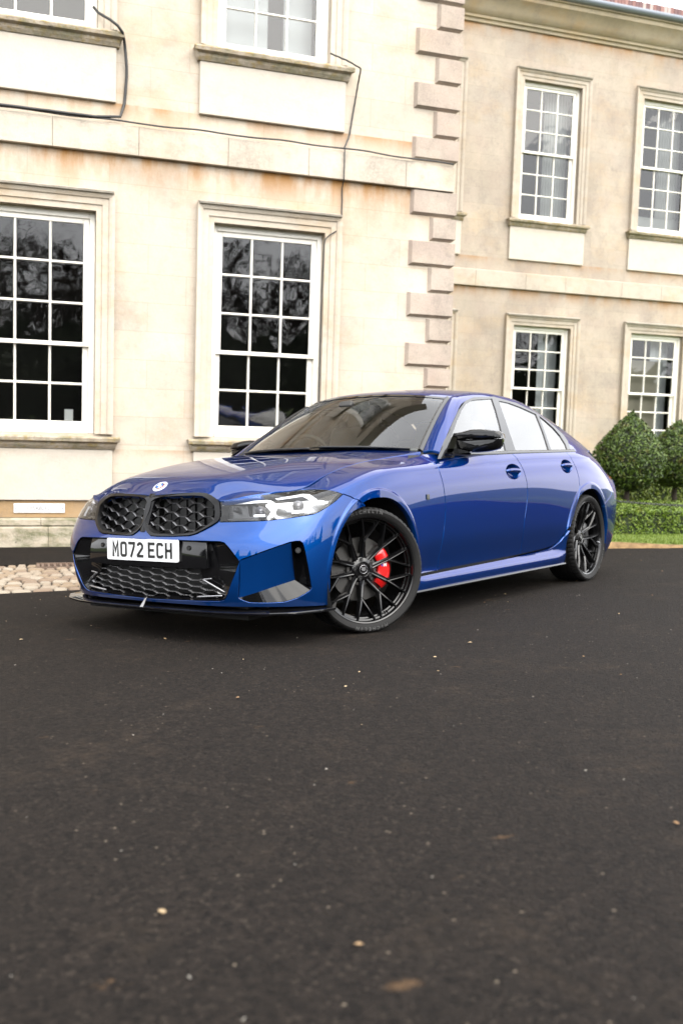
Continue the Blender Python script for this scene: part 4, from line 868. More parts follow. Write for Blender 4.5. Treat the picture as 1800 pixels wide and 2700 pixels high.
# ---- shared lines
def arch(cx, a0, a1, n=22, rr=.368, sq=.022):
    return [BODY.xz((cx+(rr+sq*abs(math.cos(a)))*math.cos(a), AXR+(rr+sq*abs(math.cos(a)))*math.sin(a))) for a in np.linspace(rad(a0), rad(a1), n)]
HL_TOP = bpx(4, (88, 248), (300, 214), (500, 182), (700, 154), (905, 128), (1010, 120), (1110, 120), (1180, 124), (1240, 135), (1300, 152), (1340, 168))
HL_BOT = bpx(4, (1318, 195), (1285, 228), (1240, 262), (1180, 303), (1110, 346), (1050, 372), (980, 386), (900, 397), (750, 420), (600, 437), (450, 445), (300, 450), (150, 454), (78, 456))
KID_OUT = bpx(3, (690, 575), (712, 622), (745, 655), (800, 660), (950, 661), (1090, 656), (1150, 640), (1215, 608), (1290, 568), (1345, 533), (1366, 505), (1372, 450), (1368, 400), (1362, 352), (1330, 325), (1290, 300), (1250, 281), (1190, 274), (1130, 273), (960, 283), (800, 299), (755, 314), (722, 345), (702, 392), (690, 450), (686, 510))
KID_IN = bpx(3, (712, 520), (726, 572), (748, 608), (790, 632), (850, 637), (1000, 636), (1110, 622), (1180, 598), (1250, 560), (1295, 525), (1312, 490), (1316, 440), (1308, 388), (1275, 355), (1240, 328), (1205, 312), (1130, 306), (980, 309), (850, 318), (795, 332), (760, 358), (734, 400), (716, 460))
SHUT_WING = bpx(5, (340, 12), (440, 48), (545, 92), (588, 128), (640, 178))
zc_k = float(BODY.pos(*BODY.px(Z(3, (673, 612))[0]))[0][2])
# ---- front bumper
low = [(UC+k, 0.) for k in (0, .5, 1, 1.5, 2, 2.5, 3, 3.5, 4, 4.5, 5, 5.4)]
half = low+bxz((.368, .168), (.376, .22), (.380, .27))
_a = [q for q in arch(0, 2, 75, 18, .370) if BODY.pos(*q)[0][2] < BODY.pos(*SHUT_WING[-1])[0][2]-.012]
half += _a+SHUT_WING[::-1]+HL_BOT+[KID_OUT[i] for i in (10, 9, 8, 7, 6, 5, 4, 3, 2, 1, 0)]+[BODY.yz((0, zc_k))]
half[-1] = (UC, half[-1][1])
INTAKE = bpx(3, (673, 694), (850, 697), (1000, 700), (1200, 706), (1360, 711), (1400, 722), (1440, 765), (1535, 890), (1500, 985), (1425, 1190), (1400, 1228), (1360, 1240), (1250, 1240), (1120, 1236), (900, 1226), (673, 1214))
INTAKE[0] = (UC, INTAKE[0][1]); INTAKE[-1] = (UC, INTAKE[-1][1])
VENT = bpx(4, (285, 856), (420, 805), (600, 738), (800, 667), (860, 656), (905, 655), (935, 680), (950, 730), (985, 900), (1010, 1040), (1024, 1135), (1005, 1160), (960, 1190), (880, 1235), (800, 1262), (740, 1278), (600, 1285), (480, 1286), (380, 1282), (320, 1262), (272, 1238), (272, 1100))
full_b = half+mir(half[1:-1])[::-1]
bumper = panel('front_bumper', BODY, full_b, PAINT, car, holes=[INTAKE+mir(INTAKE[1:-1])[::-1], VENT, mir(VENT)], res=.022, edge=.010, rings=(0,))
# ---- bonnet
hl = [(0., v) for v in np.linspace(0, 12, 60)]+[(u, 12.) for u in np.linspace(0, 8, 40)[1:]]+[(8., v) for v in np.linspace(12, 0, 60)[1:]]+[(u, 0.) for u in np.linspace(8, 0, 40)[1:-1]]
bonnet = panel('bonnet', HOOD, hl, PAINT, car, res=.025, edge=.02, gap=.0048)
# ---- wing, doors, rear quarter, skirt
DOOR_F = [(-0.630, .925), (-0.632, .905), (-0.654, .831), (-0.682, .736), (-0.698, .66), (-0.703, .602), (-0.697, .52), (-0.688, .456), (-0.680, .38), (-0.678, .32), (-0.686, .256)]
GAP_B = [(-1.662, .955), (-1.687, .915), (-1.751, .823), (-1.780, .76), (-1.792, .706), (-1.788, .64), (-1.778, .589), (-1.764, .52), (-1.759, .461), (-1.762, .40), (-1.769, .344), (-1.774, .272)]
DOOR_R = [(-2.537, .977), (-2.569, .90), (-2.606, .848), (-2.639, .78), (-2.648, .72), (-2.634, .67), (-2.601, .615), (-2.554, .55), (-2.509, .482), (-2.469, .43), (-2.424, .382), (-2.360, .333), (-2.281, .302), (-2.197, .288)]
top9 = lambda x0, x1, n: [(float(np.interp(x, xs9[::-1], us9[::-1])), 9.) for x in np.linspace(x0, x1, n)]
_us = np.linspace(UC+5, UC+NC-1.01, 400); xs9 = BODY.pos(_us, 9+0*_us)[:, 0]; us9 = _us
wing = SHUT_WING+[q for q in arch(0, 62, 180, 26, .370)]+bxz((-.392, .29), (-.398, .256), (-.45, .254), (-.55, .255))+bxz(*DOOR_F[::-1])+[(u, 9.) for u in np.linspace(top9(-.655, -.655, 1)[0][0], UC+4.55, 30)]+HL_TOP[5:]
p_wing = panel('front_wing', BODY, wing, PAINT, car, rings=(0,)); mirrored(p_wing)
fd = bxz(*DOOR_F)+bxz((-.9, .259), (-1.2, .263), (-1.5, .267))+bxz(*GAP_B[::-1])+top9(-1.68, -.66, 30)
def ell(cx, cz, a, b_, n=32): return [BODY.xz((cx+a*math.cos(t), cz+b_*math.sin(t))) for t in np.linspace(0, 2*math.pi, n, endpoint=False)]
H1, H2 = (-1.595, .828, .104, .049), (-2.445, .864, .092, .047)
p_fd = panel('front_door', BODY, fd, PAINT, car, holes=[ell(*H1)], rings=('swage',))
rd = bxz(*GAP_B)+bxz((-2.0, .278))+bxz(*DOOR_R[::-1])+top9(-2.54, -1.70, 26)
p_rd = panel('rear_door', BODY, rd, PAINT, car, holes=[ell(*H2)], rings=(WB, 'swage'))
TAIL_IN = [(-3.22, .948), (-3.31, .90), (-3.37, .86), (-3.40, .83)]
RB = [(-3.44, .765), (-3.44, .70), (-3.38, .645), (-3.25, .60), (-3.16, .575)]
quarter = bxz(*DOOR_R[:10])+[q for q in arch(WB, 14, 143, 28, .366)]+bxz(*RB[::-1])+bxz((-3.41, .80))+bxz(*TAIL_IN[::-1])+top9(-3.18, -2.56, 20)
p_q = panel('rear_quarter', BODY, quarter, PAINT, car, rings=(WB, 'swage')); mirrored(p_q)
skirt = bxz((-.402, .160), (-.402, .246), (-.55, .247), (-.9, .251), (-1.2, .255), (-1.5, .259), (-1.8, .265), (-2.0, .270), (-2.213, .280), (-2.30, .294), (-2.380, .325), (-2.44, .372), (-2.475, .40), (-2.468, .30), (-2.468, .160), (-2.0, .160), (-1.5, .160), (-1.0, .160))
p_s = panel('side_skirt', BODY, skirt, PAINT, car, res=.02, rings=(WB, 0)); mirrored(p_s)
# black blade under the skirt and its bright lower edge
b = MB(); xs = np.linspace(-.41, -2.47, 40)
b.grid([[(x, .845, .172), (x, .872, .166), (x, .876, .158), (x, .868, .152), (x, .80, .152)] for x in xs], flip=False)
o = b.build('skirt_blade', GLOSSB, car, smooth=False); mirrored(o)
# rear bumper and boot face
rb = bxz(*RB)+[q for q in arch(WB, 145, 178, 10, .366)]+bxz((-3.25, .20), (-3.245, .172))+[(u, 0.) for u in np.linspace(BODY.xz((-3.245, .17))[0], 2*UC, 14)]
rb += [(2*UC, v) for v in (1, 2, 3, 4, 4.9)]+[(u, 4.9) for u in np.linspace(2*UC, UC+16.6, 10)[1:]]
o = panel('rear_bumper', BODY, rb, PAINT, car, res=.035, rings=(WB,)); mirrored(o)
bf = [(2*UC, 5.), (2*UC, 7), (2*UC, 9), (UC+18, 9), (UC+17.5, 9), (UC+17.5, 7), (UC+17.3, 5)]
o = panel('boot_face', BODY, bf, PAINT, car, res=.04); mirrored(o)
tl = bxz(*TAIL_IN)+bxz((-3.41, .80), (-3.44, .765))+[(UC+17.2, 5.), (UC+17.3, 7), (UC+17.3, 9), (UC+16, 9)]
o = panel('tail_lamp', BODY, tl, AMBER, car, res=.03); mirrored(o)
# ---- pillars and roof rail
def kband():
    K1 = np.array([t[1] for t in TOP]); sK = lambda x: None
    low_ = K2
    def k2x(x): 
        i = np.argsort(-low_[:8, 0]); return np.array([x, np.interp(-x, -low_[:8, 0], low_[:8, 1]), np.interp(-x, -low_[:8, 0], low_[:8, 2])])
    r9 = lambda x: BODY.pos(float(np.interp(x, xs9[::-1], us9[::-1])), 9.)[0]
    B_ = [low_[0], low_[1], low_[2], low_[3], low_[4], k2x(-1.80), k2x(-2.10), low_[8]*.35+low_[7]*.65, low_[9]*.5+low_[8]*.5, low_[10], low_[-1], r9(-3.02), r9(-3.24), r9(-3.50)]
    G = []
    for k, (a, b_) in enumerate(zip(B_, K1)):
        d = b_-a; n = np.cross(d, np.array([-1, 0, 0.])); n /= np.linalg.norm(n); n *= 1 if n[1] > 0 else -1; h = (.10 if k < 8 else .06 if k < 9 else .03)*np.linalg.norm(d)
        G.append([a, a+d*.33+n*h*.8, a+d*.68+n*h*.85, b_])
    return np.array(G)
BAND = Patch(kband(), sign=1)
if (BAND.nrm(5, 1.5)[0][1]) < 0: BAND.sign = -1
bl = [(u, 0.) for u in np.linspace(0, 13, 80)]+[(13., v) for v in (1, 2, 3)]+[(u, 3.) for u in np.linspace(13, 0, 80)[1:]]+[(0., v) for v in (2, 1)]
o = panel('roof_rail', BAND, bl, PAINT, car, gap=0, res=.025, edge=.014, depth=.02); mirrored(o)
# ---- screen, roof, rear window, boot lid
if ROOF.nrm(5, 4)[0][2] < 0: ROOF.sign *= -1
if HOOD.nrm(4, 6)[0][2] < 0: HOOD.sign *= -1
def strip(u0, u1, v0, v1, n=30): return [(u, v0) for u in np.linspace(u0, u1, n)]+[(u1, v) for v in np.linspace(v0, v1, n)[1:]]+[(u, v1) for u in np.linspace(u1, u0, n)[1:]]+[(u0, v) for v in np.linspace(v1, v0, n)[1:-1]]
panel('windscreen', ROOF, strip(.02, 3.05, .12, 7.88), SCREEN, car, rim=False, res=.05, edge=.04)
panel('roof', ROOF, strip(3.08, 7.85, .02, 7.98), PAINT, car, res=.05, edge=.03)
panel('rear_window', ROOF, strip(7.9, 10.9, .15, 7.85), SIDEG, car, rim=False, res=.06, edge=.04)
panel('boot_lid', ROOF, strip(10.95, 13., .05, 7.95), PAINT, car, res=.05, edge=.04)
# black borders of the screen
def ribbon(c1, c2, name, mat, parent, lift=.0): 
    m = MB(); m.grid(np.stack([c1, c2], 1)); return m.build(name, mat, parent, smooth=True)
for s_ in (0, 1):
    va, vb = (.0, .24) if s_ == 0 else (8., 7.76); us = np.linspace(0, 3.08, 40)
    A = ROOF.pos(us, va+0*us)+np.array([0, 0, .002]); Bq = ROOF.pos(us, vb+0*us)+np.array([0, 0, .006]); Cq = A*.5+Bq*.5+np.array([.006, 0, .012])
    m = MB(); m.grid(np.stack([A, Cq, Bq], 1), flip=s_ == 0); m.build('screen_trim', SATINB, car, smooth=True)
vs = np.linspace(.1, 7.9, 40)
m = MB(); m.grid(np.stack([ROOF.pos(2.92+0*vs, vs)+np.array([0, 0, .003]), ROOF.pos(3.09+0*vs, vs)+np.array([0, 0, .004])], 1)); m.build('screen_header', GLOSSB, car, smooth=True)
# cowl and wipers
vs = np.linspace(.0, 8, 50)
m = MB(); A = HOOD.pos(8.+0*vs, vs*1.5)+np.array([.01, 0, -.02]); Bq = ROOF.pos(0.12+0*vs, vs)+np.array([0, 0, .004]); m.grid(np.stack([A, (A+Bq)/2-np.array([0, 0, .012]), Bq], 1)); m.build('cowl', SATINB, car, smooth=True)
for y0, y1, ua, ub in ((-.55, .05, .10, .05), (.10, .60, .10, .05)):
    vs = np.linspace(4+4*y0/.7, 4+4*y1/.7, 24); pts = ROOF.pos(np.linspace(ua, ub, 24), vs)+np.array([0, 0, .008])
    MB().tube(pts, .006, 6).build('wiper', SATINB, car, smooth=True)
# ---- side windows
SH = Sheet(.0)
gpx = lambda *pts: [tuple(glass_px(q)[[0, 2]]) for q in Z(2, *pts)]
FG = gpx((640, 419), (655, 362), (690, 262), (715, 205), (742, 165), (770, 150), (800, 146), (873, 141), (893, 200), (916, 285), (944, 409), (800, 417))
RG = gpx((908, 152), (960, 163), (1020, 185), (1100, 221), (1135, 308), (1166, 406), (1080, 409), (995, 410), (965, 320), (930, 215))
QG = gpx((1116, 229), (1150, 256), (1190, 292), (1225, 332), (1252, 375), (1262, 404), (1178, 406), (1145, 308))
OUTL = [tuple(q[[0, 2]]) for q in K2]
bx = np.linspace(K2[-1][0], K2[0][0], 24); r9p = np.array([BODY.pos(float(np.interp(x, xs9[::-1], us9[::-1])), 9.)[0] for x in bx])
OUTL += [(x, float(z)-.004) for x, z in zip(bx, r9p[:, 2])][1:-1]
fr = panel('window_frame', SH, OUTL, GLOSSB, car, holes=[FG, RG, QG], gap=.0005, lift=.003, res=.03, depth=.02); mirrored(fr)
SH2 = Sheet(-.004)
for nm, gl, par in (('window_glass', FG, p_fd), ('window_glass', RG, p_rd), ('quarter_glass', QG, car)):
    o = panel(nm, SH2, gl, FRONTG if par is p_fd else SIDEG, par, rim=False, gap=-.003, res=.05)
def handle(h, par):
    cx, cz, a, b_ = h; G = []
    for r_ in (1., .96, .8, .5, .2, .02):
        row = []
        for t in np.linspace(0, 2*math.pi, 36, endpoint=False):
            uv = BODY.xz((cx+a*r_*math.cos(t), cz+b_*r_*math.sin(t))); row.append(BODY.pos(*uv)[0]-BODY.nrm(*uv)[0]*(.034*(1-r_**2.2)+.001))
        G.append(row)
    m = MB(); m.grid(G, closev=True, flip=True); m.build('handle_cup', PAINT, par, smooth=True)
    G = []
    for t in np.linspace(0, 1, 22):
        x = cx+a*1.0-2*a*1.0*t; e = 4*t*(1-t); uv = BODY.xz((x, cz+.002+.006*e)); p = BODY.pos(*uv)[0]; n = BODY.nrm(*uv)[0]; o_ = .014*min(1, e*2.2)-.004; hh = .010+.004*e
        c = p+n*o_; up = np.array([0, 0, 1.]); G.append([c-up*hh-n*.010, c-up*hh*.9+n*.003, c-up*hh*.3+n*.007, c+up*hh*.5+n*.006, c+up*hh-n*.001, c+up*hh*.9-n*.010])
    m = MB(); m.grid(G, closev=True); m.build('door_handle', PAINT, par, smooth=True)
handle(H1, p_fd); handle(H2, p_rd)
p_fd2 = mirrored(p_fd); p_rd2 = mirrored(p_rd)
for src, dst in ((p_fd, p_fd2), (p_rd, p_rd2)):
    for ch in list(src.children): mirrored(ch, dst)
mirrored([o for o in car.children if o.name.startswith('quarter_glass')][0])
# belt strip
m = MB(); P9 = np.array([BODY.pos(float(np.interp(x, xs9[::-1], us9[::-1])), 9.)[0] for x in np.linspace(-.80, -2.72, 50)])
m.grid([[p+np.array([0, .006, -.012]), p+np.array([0, .009, -.004]), p+np.array([0, .004, .008]), p+np.array([0, -.006, .012])] for p in P9], flip=True); o = m.build('belt_trim', GLOSSB, car, smooth=True); mirrored(o)
# ---- helpers on the body surface
def P3(uv): return BODY.pos(*uv)[0]
def pxs(k, pts, d=0., surf=BODY): 
    """points of the surface under photo pixels, pushed d metres further along the sight line"""
    return np.array([surf.pos(*surf.px(q))[0]+sight(q)*d for q in Z(k, *pts)])
def loft(name, curves, mat, parent, n=24, flip=False, both=True, smooth=True):
    G = np.stack([resample(c, n) for c in curves], 0); m = MB(); m.grid(G, flip=flip); o = m.build(name, mat, parent, smooth=smooth)
    if both: mirrored(o)
    return o
def fan(name, pts, mat, parent, thick=None, both=True):
    m = MB()
    if thick is None: m.add(pts, [tuple(range(len(pts)))])
    else: m.prism(pts, thick)
    o = m.build(name, mat, parent)
    if both: mirrored(o)
    return o
def disc(c, n, r, h=.003, seg=28, prof=None):
    """lathe of (radius, height) about direction n at c -> verts, faces"""
    n = np.asarray(n, float)/np.linalg.norm(n); a = np.cross(n, [0, 0, 1.] if abs(n[2]) < .9 else [0, 1., 0]); a /= np.linalg.norm(a); b_ = np.cross(n, a)
    prof = prof or [(0, 0), (r, 0), (r, -h)]
    m = MB(); m.grid([[np.asarray(c)+n*hh+rr*(math.cos(t)*a+math.sin(t)*b_) for rr, hh in prof] for t in np.linspace(0, 2*math.pi, seg, endpoint=False)], closeu=True); return m
# ---- head lamps
HL = HL_TOP+HL_BOT
lamp = panel('headlight', BODY, HL, LENS, car, rim=False, gap=.001, lift=.001, res=.03)
ring0 = np.array([P3(q) for q in HL]); nn = np.array([BODY.nrm(*q)[0] for q in HL]); cen = ring0.mean(0)
back = ring0-nn*.012; ring1 = (back-cen)*.97+cen-nn*.045
m = MB(); m.grid([np.vstack([r_, r_[:1]]) for r_ in (ring0+nn*.0006, back, ring1)]); m.build('lamp_housing', SATINB, lamp, smooth=True)
mid = len(HL_TOP)
top_c, bot_c = ring1[:mid], ring1[mid:][::-1]
rt, rb_ = resample(np.vstack([top_c]), 24), resample(np.vstack([bot_c, top_c[-1:]]), 24); rm = (rt+rb_)/2-np.array([.012, .012, 0])
for nm, lo_, hi_, mt in (('lamp_bezel', 0, 9, plain('lamp_inner', (.006, .006, .007), .16)), ('lamp_reflector', 8, 24, plain('lamp_chrome', (.42, .43, .45), .14, Metallic=1.))):
    m = MB(); m.grid([rt[lo_:hi_], rm[lo_:hi_], rb_[lo_:hi_]]); m.build(nm, mt, lamp, smooth=True)
def lampbit(nm, pts, d, mat, th=.010): 
    q = pxs(4, pts, d); fan(nm, q, mat, lamp, thick=sight(Z(4, pts[0])[0])*th, both=False)
lampbit('light_guide', [(98, 268), (400, 240), (560, 229), (600, 235), (565, 254), (400, 264), (240, 276), (98, 288)], .022, LED)
lampbit('light_guide', [(556, 229), (606, 234), (688, 288), (622, 413), (562, 419), (644, 298), (558, 256)], .020, LED)
lampbit('light_guide', [(648, 215), (800, 189), (935, 166), (988, 170), (945, 190), (800, 212), (676, 230)], .022, LED)
lampbit('light_guide', [(935, 167), (1008, 172), (1080, 222), (1042, 290), (982, 362), (948, 365), (1022, 240), (934, 194)], .020, LED)
lampbit('lamp_blade', [(430, 383), (545, 376), (548, 402), (430, 404)], .026, CHROME)
lampbit('lamp_blade', [(820, 347), (935, 334), (940, 358), (820, 368)], .026, CHROME)
lampbit('lamp_blade', [(160, 425), (420, 412), (420, 425), (160, 438)], .026, SATINB)
for q, r_ in (((236, 330), .010), ((500, 345), .020), ((885, 292), .022)):
    c = pxs(4, [q], .045)[0]; m = disc(c, CAR-c, r_, prof=[(0, .016), (r_*.5, .013), (r_*.85, .006), (r_, 0), (r_*1.25, -.002), (r_*1.3, -.03)]); m.build('projector_lens', plain('projector_glass', (.10, .10, .11), .03, Metallic=.4), lamp, smooth=True)
lamp2 = mirrored(lamp)
for ch in list(lamp.children): mirrored(ch, lamp2)
# ---- kidney grilles
ko = np.array([P3(q)+BODY.nrm(*q)[0]*.004 for q in KID_OUT]); kn = np.array([BODY.nrm(*q)[0] for q in KID_OUT])
kin = np.array([P3(q) for q in KID_IN]); kin = kin.mean(0)+(kin-kin.mean(0))*np.array([1., 1.035, 1.05]); ki_n = np.array([BODY.nrm(*q)[0] for q in KID_IN])
def closed(c, n): c = np.vstack([c, c[:1]]); return resample(c, n)
def align(a, b_):
    k = min(range(len(b_)), key=lambda i: np.linalg.norm(np.roll(b_, -i, 0)-a)); return np.roll(b_, -k, 0)
n_ = 90
O0 = closed(ko-kn*.03, n_)[:-1]; O1 = closed(ko+kn*.003, n_)[:-1]; O2 = closed((ko*.82+np.array([kin[np.argmin(np.linalg.norm(kin-p, axis=1))] for p in ko])*.18)+kn*.004, n_)[:-1]
I1 = align(O1, closed(kin+ki_n*.006, n_)[:-1]); I2 = I1-np.array([.045, 0, 0]); I2 = (I2-I2.mean(0))*.97+I2.mean(0)
m = MB(); m.grid([np.vstack([c, c[:1]]) for c in (O0, O1, O2, I1)], flip=True); ks = m.build('kidney_surround', NOSEB, car, auto=40)
m = MB(); m.grid([np.vstack([c, c[:1]]) for c in (I1, I2)], flip=True); m.build('kidney_recess', SATINB, ks, smooth=True)
poly = kin[:, 1:]; 
def hexbars(poly, org, cs, H, frac, xfun, width, depth, skew=0.):
    """flat-topped hexagon net clipped to a polygon in (y, z); every bar a thin deep strip"""
    poly = np.asarray(poly); lo, hi = poly.min(0), poly.max(0); m = MB(); a = cs*frac/2
    i0, i1 = int((lo[0]-org[0])/cs)-2, int((hi[0]-org[0])/cs)+2; j0, j1 = int((lo[1]-org[1])/H)-2, int((hi[1]-org[1])/H)+2
    for i in range(i0, i1+1):
        for j in range(j0, j1+1):
            c = np.array([org[0]+i*cs, org[1]+(j+.5*(i % 2))*H]); l, r_ = c+[-a, 0], c+[a, 0]
            up = c+np.array([cs-a, H/2]); dn = c+np.array([cs-a, -H/2])
            for p, q in ((l, r_), (r_, up), (r_, dn)):
                ts = np.linspace(0, 1, 7); S = p+(q-p)*ts[:, None]; k = inside(poly, (S[:-1]+S[1:])/2)
                if not k.any(): continue
                s0 = S[:-1][k][0]; s1 = S[1:][k][-1]; t = (s1-s0)/np.linalg.norm(s1-s0); nrm = np.array([-t[1], t[0]])*width/2
                x0, x1 = xfun(*s0), xfun(*s1)
                m.hexa([(x0-depth, *(s0-nrm)), (x1-depth, *(s1-nrm)), (x1-depth, *(s1+nrm)), (x0-depth, *(s0+nrm)), (x0, *(s0-nrm*.8)), (x1, *(s1-nrm*.8)), (x1-.006, *(s1+nrm*.8)), (x0-.006, *(s0+nrm*.8))])
    return m
_yy = np.linspace(0, .6, 25); _tab = {}
def bodyx(y, z):
    k = (round(abs(y), 2), round(z, 2))
    if k not in _tab: _tab[k] = float(P3(BODY.yz(k))[0])
    return _tab[k]
kx = lambda y, z: bodyx(y, z)-.012
o = hexbars(poly, (.075, .5335), .074, .0437, .56, kx, .0042, .022).build('kidney_mesh', plain('mesh_black', (.09, .09, .095), .28, Metallic=.8), ks); 
shut = MB()
for k in range(9): y = .02+k*.052; shut.box((.655-.10*(y/.45)**2, y, .53), (.660-.10*(y/.45)**2, y+.047, .72))
shut.build('grille_shutter', plain('shutter_plastic', (.014, .014, .015), .45), ks)
ks2 = mirrored(ks)
for ch in list(ks.children): mirrored(ch, ks2)
# bridge between the two kidneys
br = []
for zz in np.linspace(zc_k-.004, .737, 14):
    x = float(P3(BODY.yz((0, zz)))[0]); wd = .030 if zz < .70 else .034
    br.append([(x-.035, -wd, zz), (x-.003, -wd*.9, zz), (x+.006, -wd*.35, zz), (x+.006, wd*.35, zz), (x-.003, wd*.9, zz), (x-.035, wd, zz)])
m = MB(); m.grid(br); m.build('kidney_bridge', NOSEB, car, auto=35)
# black strip between kidney and lamp, and above them under the bonnet lip
loft('lamp_gap_trim', [pxs(3, [(1362, 350), (1372, 450), (1366, 508)], .008), pxs(4, [(92, 246), (84, 350), (78, 456)], .008)], GLOSSB, car, n=8)
m = MB(); m.box((.52, -.56, .50), (.60, .56, .70)); m.build('radiator_panel', DARK, car)
# ---- lower intake
full_in = INTAKE+mir(INTAKE[1:-1])[::-1]
panel('intake_floor', BODY, full_in, DARK, car, rim=False, gap=-.004, lift=-.075, res=.04)
fi = np.array([P3(q) for q in full_in]); fn_ = np.array([BODY.nrm(*q)[0] for q in full_in])
m = MB(); m.grid([np.vstack([c, c[:1]]) for c in (fi-fn_*.001, fi-fn_*.010+0, fi-fn_*.08)], flip=True); m.build('intake_rim', GLOSSB, car, auto=40)
zt = float(P3(INTAKE[0])[2])
rect = [(UC, BODY.yz((0, zt-.003))[1])]+[BODY.yz((y, zt-.003+.004*(y/.43))) for y in (.1, .2, .3, .42)]+[BODY.yz((y, .372)) for y in (.43, .3, .2, .1)]+[(UC, BODY.yz((0, .372))[1])]
rect[0] = (UC, rect[0][1]); rect[-1] = (UC, rect[-1][1])
panel('plate_carrier', BODY, rect+mir(rect[1:-1])[::-1], GLOSSB, car, lift=-.014, depth=.03, gap=0, res=.04)
# hexagon net
yz_in = np.array([P3(q)[1:] for q in INTAKE]); net = np.array([(0, .365), (.355, .365), (.36, .325), (.40, .30), (.505, .245), (.49, .226), (.3, .222), (0, .214)]); net = np.vstack([net, net[-2:0:-1]*np.array([-1, 1])])
hexbars(net, (0, .2165), .083, .0318, .62, lambda y, z: bodyx(y, z)-.028, .0042, .020).build('intake_mesh', plain('mesh_grey', (.36, .36, .37), .22, Metallic=.85), car)
# side wedges of the intake
ow = np.array([P3(q)-BODY.nrm(*q)[0]*.008 for q in INTAKE[4:12]])
iw = pxs(3, [(1168, 714), (1170, 800), (1178, 900), (1195, 1000), (1212, 1046), (1300, 1105), (1415, 1172)], .055)
loft('intake_wedge', [ow, (resample(ow, 24)*.45+resample(iw, 24)*.55)+np.array([-.012, 0, 0]), iw], GLOSSB, car, smooth=False)
def bar(nm, pts, d, r_, mat, k=3): o = MB().tube(resample(pxs(k, pts, d), 12), r_, 6).build(nm, mat, car, smooth=True); mirrored(o)
bar('intake_strip', [(1212, 1048), (1290, 1042)], .035, .0035, plain('accent_grey', (.24, .24, .25), .25, Metallic=.7)); ACC = bpy.data.materials['accent_grey']
bar('intake_strip', [(1212, 1050), (1310, 1108), (1412, 1168)], .030, .0045, ACC)
bar('intake_strip', [(1160, 1205), (1280, 1200), (1385, 1196)], .030, .005, ACC)  # grey bar stands in for the reflection along the intake floor
for q in ((1068, 770),):
    c = pxs(3, [q], -.0)[0]-np.array([.012, 0, 0]); o = disc(c, (1, .12, 0), .012, prof=[(0, .002), (.008, .002), (.0085, -.001), (.011, -.001), (.0115, .002), (.0125, -.004)]).build('parking_sensor', SATINB, car, auto=30); mirrored(o)
# ---- corner vents
eA = [(285, 858), (420, 807), (600, 740), (812, 667)]; eD = [(275, 1240), (480, 1178), (700, 1105), (850, 1056)]
dts = np.array([.004, .03, .055, .07])
Dp = np.array([BODY.pos(*BODY.px(q))[0]+sight(q)*d for q, d in zip(Z(4, *eD), dts)])
Ap = pxs(4, eA, .002)
m1 = (resample(Ap, 24)+resample(Dp, 24))/2
loft('corner_facet', [Ap, m1+np.array([-.004, 0, 0]), Dp], PAINT, car, flip=True)
outer = pxs(4, [(272, 1240), (320, 1264), (380, 1284), (480, 1288), (600, 1287), (740, 1279), (880, 1236), (960, 1190), (1006, 1160)], .002)
loft('corner_blade', [Dp, outer], GLOSSB, car, flip=True)
ve = pxs(4, [(812, 667), (820, 760), (835, 900), (850, 1056)], 0); ve = np.array([BODY.pos(*BODY.px(q))[0]+sight(q)*d for q, d in zip(Z(4, (812, 667), (822, 760), (836, 900), (850, 1056)), (.002, .02, .045, .07))])
vr = pxs(4, [(930, 672), (955, 745), (990, 920), (1012, 1050), (1022, 1140)], .002)
vd = np.array([BODY.pos(*BODY.px(q))[0]+sight(q)*.085 for q in Z(4, (830, 690), (850, 780), (880, 930), (900, 1080))])
loft('corner_duct', [ve, vd, (resample(vr, 24)*.5+resample(vd, 24)*.5)-np.array([.01, .0, 0]), vr], GLOSSB, car, flip=True, smooth=False)
loft('corner_duct', [pxs(4, [(805, 662), (870, 655), (935, 680)], .002), pxs(4, [(815, 680), (870, 690), (930, 700)], .05)], GLOSSB, car, n=8)
loft('corner_duct', [np.array([vr[-1], outer[-1]]), np.array([vd[-1], Dp[-1]])], GLOSSB, car, n=6)
c = pxs(4, [(886, 748)], .03)[0]; o = disc(c, CAR-c, .014, prof=[(0, .003), (.009, .003), (.010, 0), (.013, 0), (.014, .004), (.015, -.02)]).build('parking_sensor', SATINB, car, auto=30); mirrored(o)
# ---- splitter
sp = [(.36, .880), (.46, .872), (.61, .820), (.71, .702), (.775, .53), (.808, .30), (.816, .12), (.818, 0)]
edge_ = resample(np.array(sp+[(x, -y) for x, y in sp[::-1][1:]]), 80); G = []
for x, y in edge_:
    i_ = np.array([x*.86-.05, y*.93]); G.append([(i_[0], i_[1], .178), (x-.006, y, .166), (x, y, .162), (x-.004, y, .153), (i_[0], i_[1], .153)])
m = MB(); m.grid(G, flip=True); m.build('front_splitter', GLOSSB, car, auto=35)
m = MB(); m.add([(.80, -.004, .166), (.815, -.012, .165), (.815, .012, .165), (.80, .004, .166), (.775, -.003, .212), (.785, -.004, .206), (.785, .004, .206), (.775, .003, .212)], [(0, 1, 5, 4), (1, 2, 6, 5), (2, 3, 7, 6), (4, 5, 6, 7), (0, 4, 7, 3)]); m.build('splitter_fin', ACC, car)
